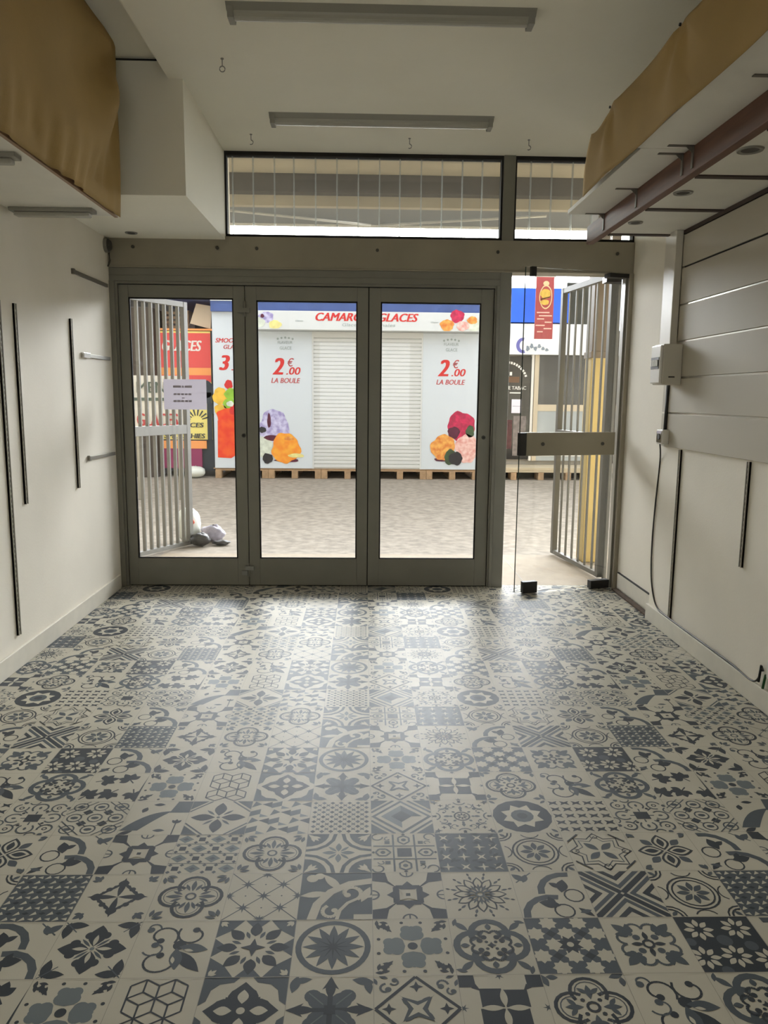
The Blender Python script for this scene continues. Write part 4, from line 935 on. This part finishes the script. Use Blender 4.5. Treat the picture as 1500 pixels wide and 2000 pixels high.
# ------------------------------------------------------------------ red and yellow stall on the left
SR = mat('stall coral red', rgb(222, 84, 80), .6); SO = mat('stall orange', rgb(242, 160, 92), .6); SYE = mat('stall yellow', rgb(240, 224, 130), .6); SPU = mat('stall purple', rgb(142, 48, 92), .6); NAVY = mat('navy print', rgb(52, 58, 66), .6)
st = thing('drinks_stall', (-3.3, 13.3, 0), 'red and yellow drinks stall with printed front left of the kiosk', 'stall')
SY = 12.93
part(MB().box(-3.38, -2.52, SY, SY+1.6, .1, 2.40, NAVY), 'body', st)
fr = part(MB().box(-3.36, -2.54, SY-.02, SY, .62, 2.39, SYE).box(-3.36, -2.54, SY-.023, SY-.02, 1.80, 2.36, SR).box(-3.36, -2.54, SY-.023, SY-.02, 1.68, 1.80, SO).box(-3.36, -2.54, SY-.024, SY-.02, 1.57, 1.68, SR), 'front_panel', st)
tt = MB(); text_on(tt, 'GLACES', -3.33, -2.68, 2.07, 2.24, SY-.024, WHT, .25, .04); part(tt, 'lettering', fr)
tt = MB()
# dark swirl shapes and yellow label with lettering
for k in range(12):
    a = PI*(.02+.5*k/12); b = PI*(.02+.5*(k+1)/12); x, z = -2.92, 1.02
    tt.add([(x+.42*math.cos(a), SY-.026, z+.50*math.sin(a)), (x+.42*math.cos(b), SY-.026, z+.50*math.sin(b)), (x+.34*math.cos(b), SY-.026, z+.42*math.sin(b)), (x+.34*math.cos(a), SY-.026, z+.42*math.sin(a))], [(0, 1, 2, 3)], NAVY)
blob(tt, -2.62, 1.45, .12, .14, SY-.025, NAVY, seed=41)
tt.box(-2.62, -2.54, SY-.027, SY-.023, .62, 1.4, NAVY)
for k in range(8):
    a = PI*(.08+.9*k/8); tt.add([(-2.80+.10*math.cos(a), SY-.027, .93+.09*math.sin(a)), (-2.80+.22*math.cos(a+.05), SY-.027, .93+.19*math.sin(a+.05)), (-2.80+.22*math.cos(a+.17), SY-.027, .93+.19*math.sin(a+.17)), (-2.80+.10*math.cos(a+.17), SY-.027, .93+.09*math.sin(a+.17))], [(0, 1, 2, 3)], NAVY)
part(tt, 'printed_swirl', fr)
for q_ in (('JUICES', -3.10, -2.68, .80, .90), ('SMOOTHIES', -3.34, -2.66, .64, .72)):
    tt = MB(); text_on(tt, *q_, SY-.029, NAVY, .15, .04); part(tt, 'lettering', fr)
part(MB().box(-3.36, -2.64, SY-.04, SY, .47, .60, SO).box(-3.36, -2.72, SY-.035, SY, .14, .47, SPU), 'lower_panel', st)
part(MB().box(-3.38, -2.50, SY-.05, SY+1.62, 2.40, 2.43, SO), 'counter_top', st)
BGE = mat('beige board', rgb(214, 196, 170), .7)
solid(MB().add([(-2.88, SY+.05, 2.52), (-2.545, SY+.05, 2.435), (-2.52, SY+.05, 2.80), (-2.77, SY+.05, 2.84), (-2.88, SY+.08, 2.52), (-2.545, SY+.08, 2.435), (-2.52, SY+.08, 2.80), (-2.77, SY+.08, 2.84)], [(0,1,2,3),(7,6,5,4),(0,4,5,1),(1,5,6,2),(2,6,7,3),(3,7,4,0)], BGE), 'board', 'tilted beige board leaning on top of the red stall', 'board')
PLK = mat('crate brown', rgb(140, 116, 92), .8, noise=.2, nscale=8)
cr = MB()
for k in range(4): cr.box(-3.36, -2.92, SY+.15, SY+.17, 2.45+k*.075, 2.49+k*.075, PLK)
cr.box(-3.36, -3.32, SY+.17, SY+.6, 2.432, 2.74, PLK).box(-2.96, -2.92, SY+.17, SY+.6, 2.432, 2.74, PLK)
solid(cr, 'slatted_crate', 'brown slatted crate on top of the red stall behind the tilted board', 'crate')
DKS = mat('dark shop interior', rgb(52, 48, 42), .8, noise=.3, nscale=3)
solid(MB().box(-9, -2.55, 15.2, 15.5, 0, 3.2, DKS), 'back_building', 'dark brown building front behind the stalls on the left', 'building')
solid(MB().box(-7.5, -3.42, 12.75, 14.6, 0, 2.75, mat('dark stall brown', rgb(70, 60, 50), .8, noise=.3, nscale=2)), 'market_stall', 'closed dark brown market stall seen between the left gate bars', 'stall', .01)
mn = thing('menu_board', (-2.78, 10, 0), 'white menu board on a stand seen through the left gate bars', 'menu board')
part(MB().box(-3.0, -2.30, 10, 10.03, .92, 1.60, WHT), 'panel', mn)
part(MB().box(-3.01, -2.29, 9.985, 10, 1.28, 1.32, mat('menu green', rgb(84, 98, 88), .6)).box(-3.0, -2.98, 9.985, 10, 1.0, 1.6, MATS['menu green']), 'stripe', mn)
for q_ in (('MENU', -2.92, -2.42, 1.38, 1.52, 9.99, MATS['menu green'], 0, .02), ('GLACES', -2.93, -2.4, .96, 1.12, 9.99, RED2, 0, .04)):
    tt = MB(); text_on(tt, *q_); part(tt, 'lettering', mn)
part(MB().box(-2.95, -2.90, 10, 10.03, 0, .92, STEEL).box(-2.42, -2.37, 10, 10.03, 0, .92, STEEL), 'stand', mn)
# bags
def crumple(cx, cy, rx, ry, rz, m, seed, amp=.18, nu=22, nv=12):
    r = random.Random(seed); K = [(r.uniform(2, 9), r.uniform(2, 9), r.uniform(0, 6.28), r.uniform(.3, 1)) for _ in range(7)]
    vs = []; fs = []
    for j in range(nv+1):
        ph = PI*j/nv
        for i in range(nu):
            th = 2*PI*i/nu
            f = 1+amp*sum(a*math.sin(p*th+o_)*math.sin(q*ph+o_) for p, q, o_, a in [(round(k[0]), k[1], k[2], k[3]) for k in K])/3
            vs.append((cx+rx*f*math.sin(ph)*math.cos(th), cy+ry*f*math.sin(ph)*math.sin(th), max(0.001, rz*(1+f*math.cos(ph))*.5*1.0)))
    for j in range(nv):
        for i in range(nu): fs.append((j*nu+i, j*nu+(i+1) % nu, (j+1)*nu+(i+1) % nu, (j+1)*nu+i))
    return vs, fs
BAG = mat('white bag plastic', rgb(222, 226, 218), .45); 
bgt = thing('plastic_bag', (-1.655, 7.14, 0), 'full white plastic bag with a red mark beside the left gate', 'bag')
vs, fs = crumple(-1.655, 7.14, .12, .12, .31, BAG, 3); part(MB().add(vs, fs, BAG, True), 'sack', bgt)
vs, fs = crumple(-1.60, 7.03, .03, .02, .06, RED, 5); part(MB().add([(x, y, z+.17) for x, y, z in vs], fs, mat('orange red print', rgb(214, 96, 66), .5), True), 'red_mark', bgt)
LAV = mat('lavender film', rgb(196, 192, 208), .35, noise=.4, nscale=12); GRYB = mat('dark grey bag', rgb(66, 64, 62), .4, noise=.3, nscale=14)
vs, fs = crumple(-1.49, 6.90, .09, .075, .12, GRYB, 8); solid(MB().add(vs, fs, GRYB, True), 'plastic_bag', 'crumpled dark grey bag lying on the paving beside the left gate', 'bag')
vs, fs = crumple(-1.42, 7.12, .11, .075, .15, LAV, 9, .28); solid(MB().add(vs, fs, LAV, True), 'plastic_bag', 'crumpled lavender plastic film behind the dark grey bag', 'bag')
vs, fs = crumple(-1.31, 6.95, .08, .05, .045, LAV, 12, .3); solid(MB().add(vs, fs, GRYB, True), 'plastic_bag', 'small flattened dark bag, rightmost piece of the litter on the paving', 'bag')
vs, fs = crumple(-2.80, 12.72, .16, .14, .19, BAG, 15); solid(MB().add(vs, fs, BAG, True), 'sandbag', 'whitish sandbag at the foot of the red stall', 'bag')

# ------------------------------------------------------------------ blue and white shop on the right
HY = 13.30
bs = thing('corner_shop', (4.2, HY+1.5, .15), 'shop with blue and white fascia and dark glass front right of the kiosk', 'shop')
SHB = mat('vivid blue', rgb(34, 104, 236), .5, noise=.2, nscale=1.5); GDK = mat('dark glass', rgb(46, 50, 54), .15, noise=.3, nscale=3)
CRM = mat('cream board', rgb(200, 186, 160), .7)
part(MB().box(2.30, 7, HY+.05, HY+3, .15, 3.1, mat('shop wall', rgb(150, 146, 138), .8)), 'body', bs)
part(MB().box(2.30, 3.42, HY-.15, HY+.05, 2.62, 3.18, SHB), 'blue_fascia', bs)
part(MB().box(3.42, 7, HY-.0, HY+.05, 2.62, 3.3, mat('dark foliage board', rgb(66, 66, 56), .8, noise=.4, nscale=4)), 'dark_fascia', bs)
wf = part(MB().box(2.30, 7, HY-.12, HY+.05, 2.09, 2.60, mat('fascia white', rgb(226, 228, 228), .5)), 'white_fascia', bs)
SCR = mat('violet print', rgb(104, 104, 170), .6); SCG = mat('grey print', rgb(130, 140, 150), .6)
tt = MB(); Yf = HY-.121
for k in range(14):
    a = PI*(.45+1.15*k/14); b = PI*(.45+1.15*(k+1)/14)
    tt.add([(2.68+.12*math.cos(a), Yf, 2.24+.13*math.sin(a)), (2.68+.06*math.cos(a), Yf, 2.24+.08*math.sin(a)), (2.68+.06*math.cos(b), Yf, 2.24+.08*math.sin(b)), (2.68+.12*math.cos(b), Yf, 2.24+.13*math.sin(b))], [(0, 1, 2, 3)], SCR)
part(tt, 'emblem', wf)
for k in range(6):
    tt = MB(); blob(tt, 2.76+.065*k, 2.19+.04*(k % 2)*(1 if k < 4 else -.5), .03, .045-.004*k, Yf, SCG, 14, .3, seed=60+k); part(tt, 'script_stroke', wf)

part(MB().box(2.36, 2.86, HY, HY+.05, .30, 2.06, mat('black glass', rgb(24, 23, 22), .1)), 'black_window', bs)
tt = MB()
for k in range(9):
    a = PI*(.12+.38*k/9); b = a+.09
    x, z = 2.44, 1.58
    tt.add([(x+.34*math.cos(a), HY-.004, z+.36*math.sin(a)), (x+.38*math.cos(a), HY-.004, z+.40*math.sin(a)), (x+.38*math.cos(b), HY-.004, z+.40*math.sin(b)), (x+.34*math.cos(b), HY-.004, z+.36*math.sin(b))], [(0, 3, 2, 1)], WHT)
part(tt, 'arched_lettering', bs)
tt = MB(); text_on(tt, 'LE TABAC', 2.44, 2.78, 1.50, 1.56, HY-.002, WHT, 0, .02); part(tt, 'lettering', bs)
part(MB().box(2.50, 2.70, HY-.004, HY, 1.435, 1.455, WHT), 'small_lettering', bs)
part(MB().box(2.49, 2.53, HY-.004, HY, 1.74, 1.80, WHT), 'sticker', bs)
for a_, b_, c_, d_, m_ in ((2.42, 2.66, 1.62, 1.72, mat('poster brown', rgb(110, 84, 62), .7)), (2.36, 2.44, .62, .86, RED), (2.45, 2.56, .48, .98, mat('poster plum', rgb(96, 60, 58), .7, noise=.4, nscale=10)), (2.58, 2.80, .36, 1.05, mat('poster grey', rgb(140, 130, 124), .7, noise=.4, nscale=12))):
    part(MB().box(a_, b_, HY-.006, HY, c_, d_, m_), 'poster', bs)
solid(MB().box(2.535, 2.705, HY-.03, HY-.01, 1.10, 1.335, PAPER).box(2.55, 2.69, HY-.031, HY-.03, 1.215, 1.222, SCG), 'window_notice', 'white paper notice stuck on the black shop window', 'notice')
part(MB().box(2.86, 2.90, HY-.04, HY+.05, .28, 2.09, WHT).box(2.91, 2.985, HY-.05, HY+.05, .28, 2.09, CRM).box(3.35, 3.39, HY-.04, HY+.05, .28, 2.09, WHT).box(3.95, 4.0, HY-.04, HY+.05, .28, 2.09, WHT).box(4.6, 4.65, HY-.04, HY+.05, .28, 2.09, WHT), 'window_post', bs)
for a, b in ((2.985, 3.35), (3.39, 3.95), (4.0, 4.6), (4.65, 7)):
    part(MB().box(a, b, HY, HY+.05, 1.25, 2.09, GDK), 'window_glass', bs)
    part(MB().box(a, b, HY-.01, HY+.05, .28, 1.14, mat('pale grey panel', rgb(170, 176, 176), .5, noise=.15, nscale=2)).box(a, b, HY-.02, HY+.05, 1.14, 1.25, CRM).box(a, b, HY-.02, HY, .36, .40, WHT), 'lower_panel', bs)
dk = thing('deck', (4.5, 13.0, 0), 'cream wooden deck on dark blocks in front of the blue and white shop', 'deck')
part(MB().box(1.93, 7, K0-.02, HY+.05, .165, .205, mat('cream deck', rgb(198, 184, 156), .7, noise=.1, nscale=6)), 'deck_boards', dk)
part(MB().box(1.93, 7, K0-.01, K0+.01, .125, .165, MATS['cream deck']), 'fascia_board', dk)
for k in range(11): part(MB().box(2.0+k*.46, 2.09+k*.46, K0-.01, K0+.3, 0, .13, PAL), 'block', dk)
part(MB().box(1.93, 7, K0+.32, K0+.36, 0, .165, DARK), 'back_board', dk)
# hanging banner in the arcade
bn = thing('hanging_banner', (2.07, 9.0, 2.04), 'tall red banner with a yellow emblem hanging in the street behind the glass door', 'banner')
BR_ = mat('banner red', rgb(180, 84, 88), .7); BE = mat('banner cream', rgb(240, 214, 170), .7); BY = mat('banner yellow', rgb(238, 200, 96), .7, noise=.25, nscale=20); BK = mat('banner brown', rgb(92, 66, 30), .7)
part(MB().box(1.955, 2.165, 9.0, 9.012, 2.04, 2.735, BR_), 'cloth', bn)
tt = MB(); YB_ = 8.998
blob(tt, 2.07, 2.51, .075, .135, YB_, BE, wob=.02); blob(tt, 2.07, 2.51, .065, .12, YB_-.001, BR_, wob=.02); blob(tt, 2.065, 2.545, .06, .055, YB_-.003, BY, wob=.06); blob(tt, 2.06, 2.45, .05, .03, YB_-.003, BY, wob=.1)
tt.add([(2.01, YB_-.006, 2.475), (2.12, YB_-.006, 2.505), (2.12, YB_-.006, 2.518), (2.01, YB_-.006, 2.49)], [(0, 1, 2, 3)], BK); blob(tt, 2.07, 2.66, .035, .028, YB_-.002, BE, wob=.02)
part(tt, 'emblem', bn)
PKW = mat('banner pale print', rgb(244, 206, 196), .7)
for k, (a, b) in enumerate([(1.975, 2.12), (2.0, 2.15), (1.98, 2.06), (2.07, 2.15), (1.965, 2.07), (2.06, 2.15), (1.985, 2.05)]):
    z = 2.33-.036*k; part(MB().box(a, b, YB_-.002, YB_+.002, z, z+.013, PKW), 'print_line', bn)
part(MB().tube([(1.97, 9.006, 2.735), (1.97, 9.006, 3.398)], .004, STEEL, 6).tube([(2.15, 9.006, 2.735), (2.15, 9.006, 3.398)], .004, STEEL, 6).tube([(1.94, 9.006, 2.737), (2.18, 9.006, 2.737)], .008, WHT, 8), 'hanger', bn)
solid(MB().box(1.0, 3.2, 8.97, 9.04, 3.4, 3.46, STEEL).box(3.14, 3.2, 8.97, 9.04, 0, 3.4, STEEL), 'street_bracket', 'steel post and arm carrying the hanging banner', 'post')
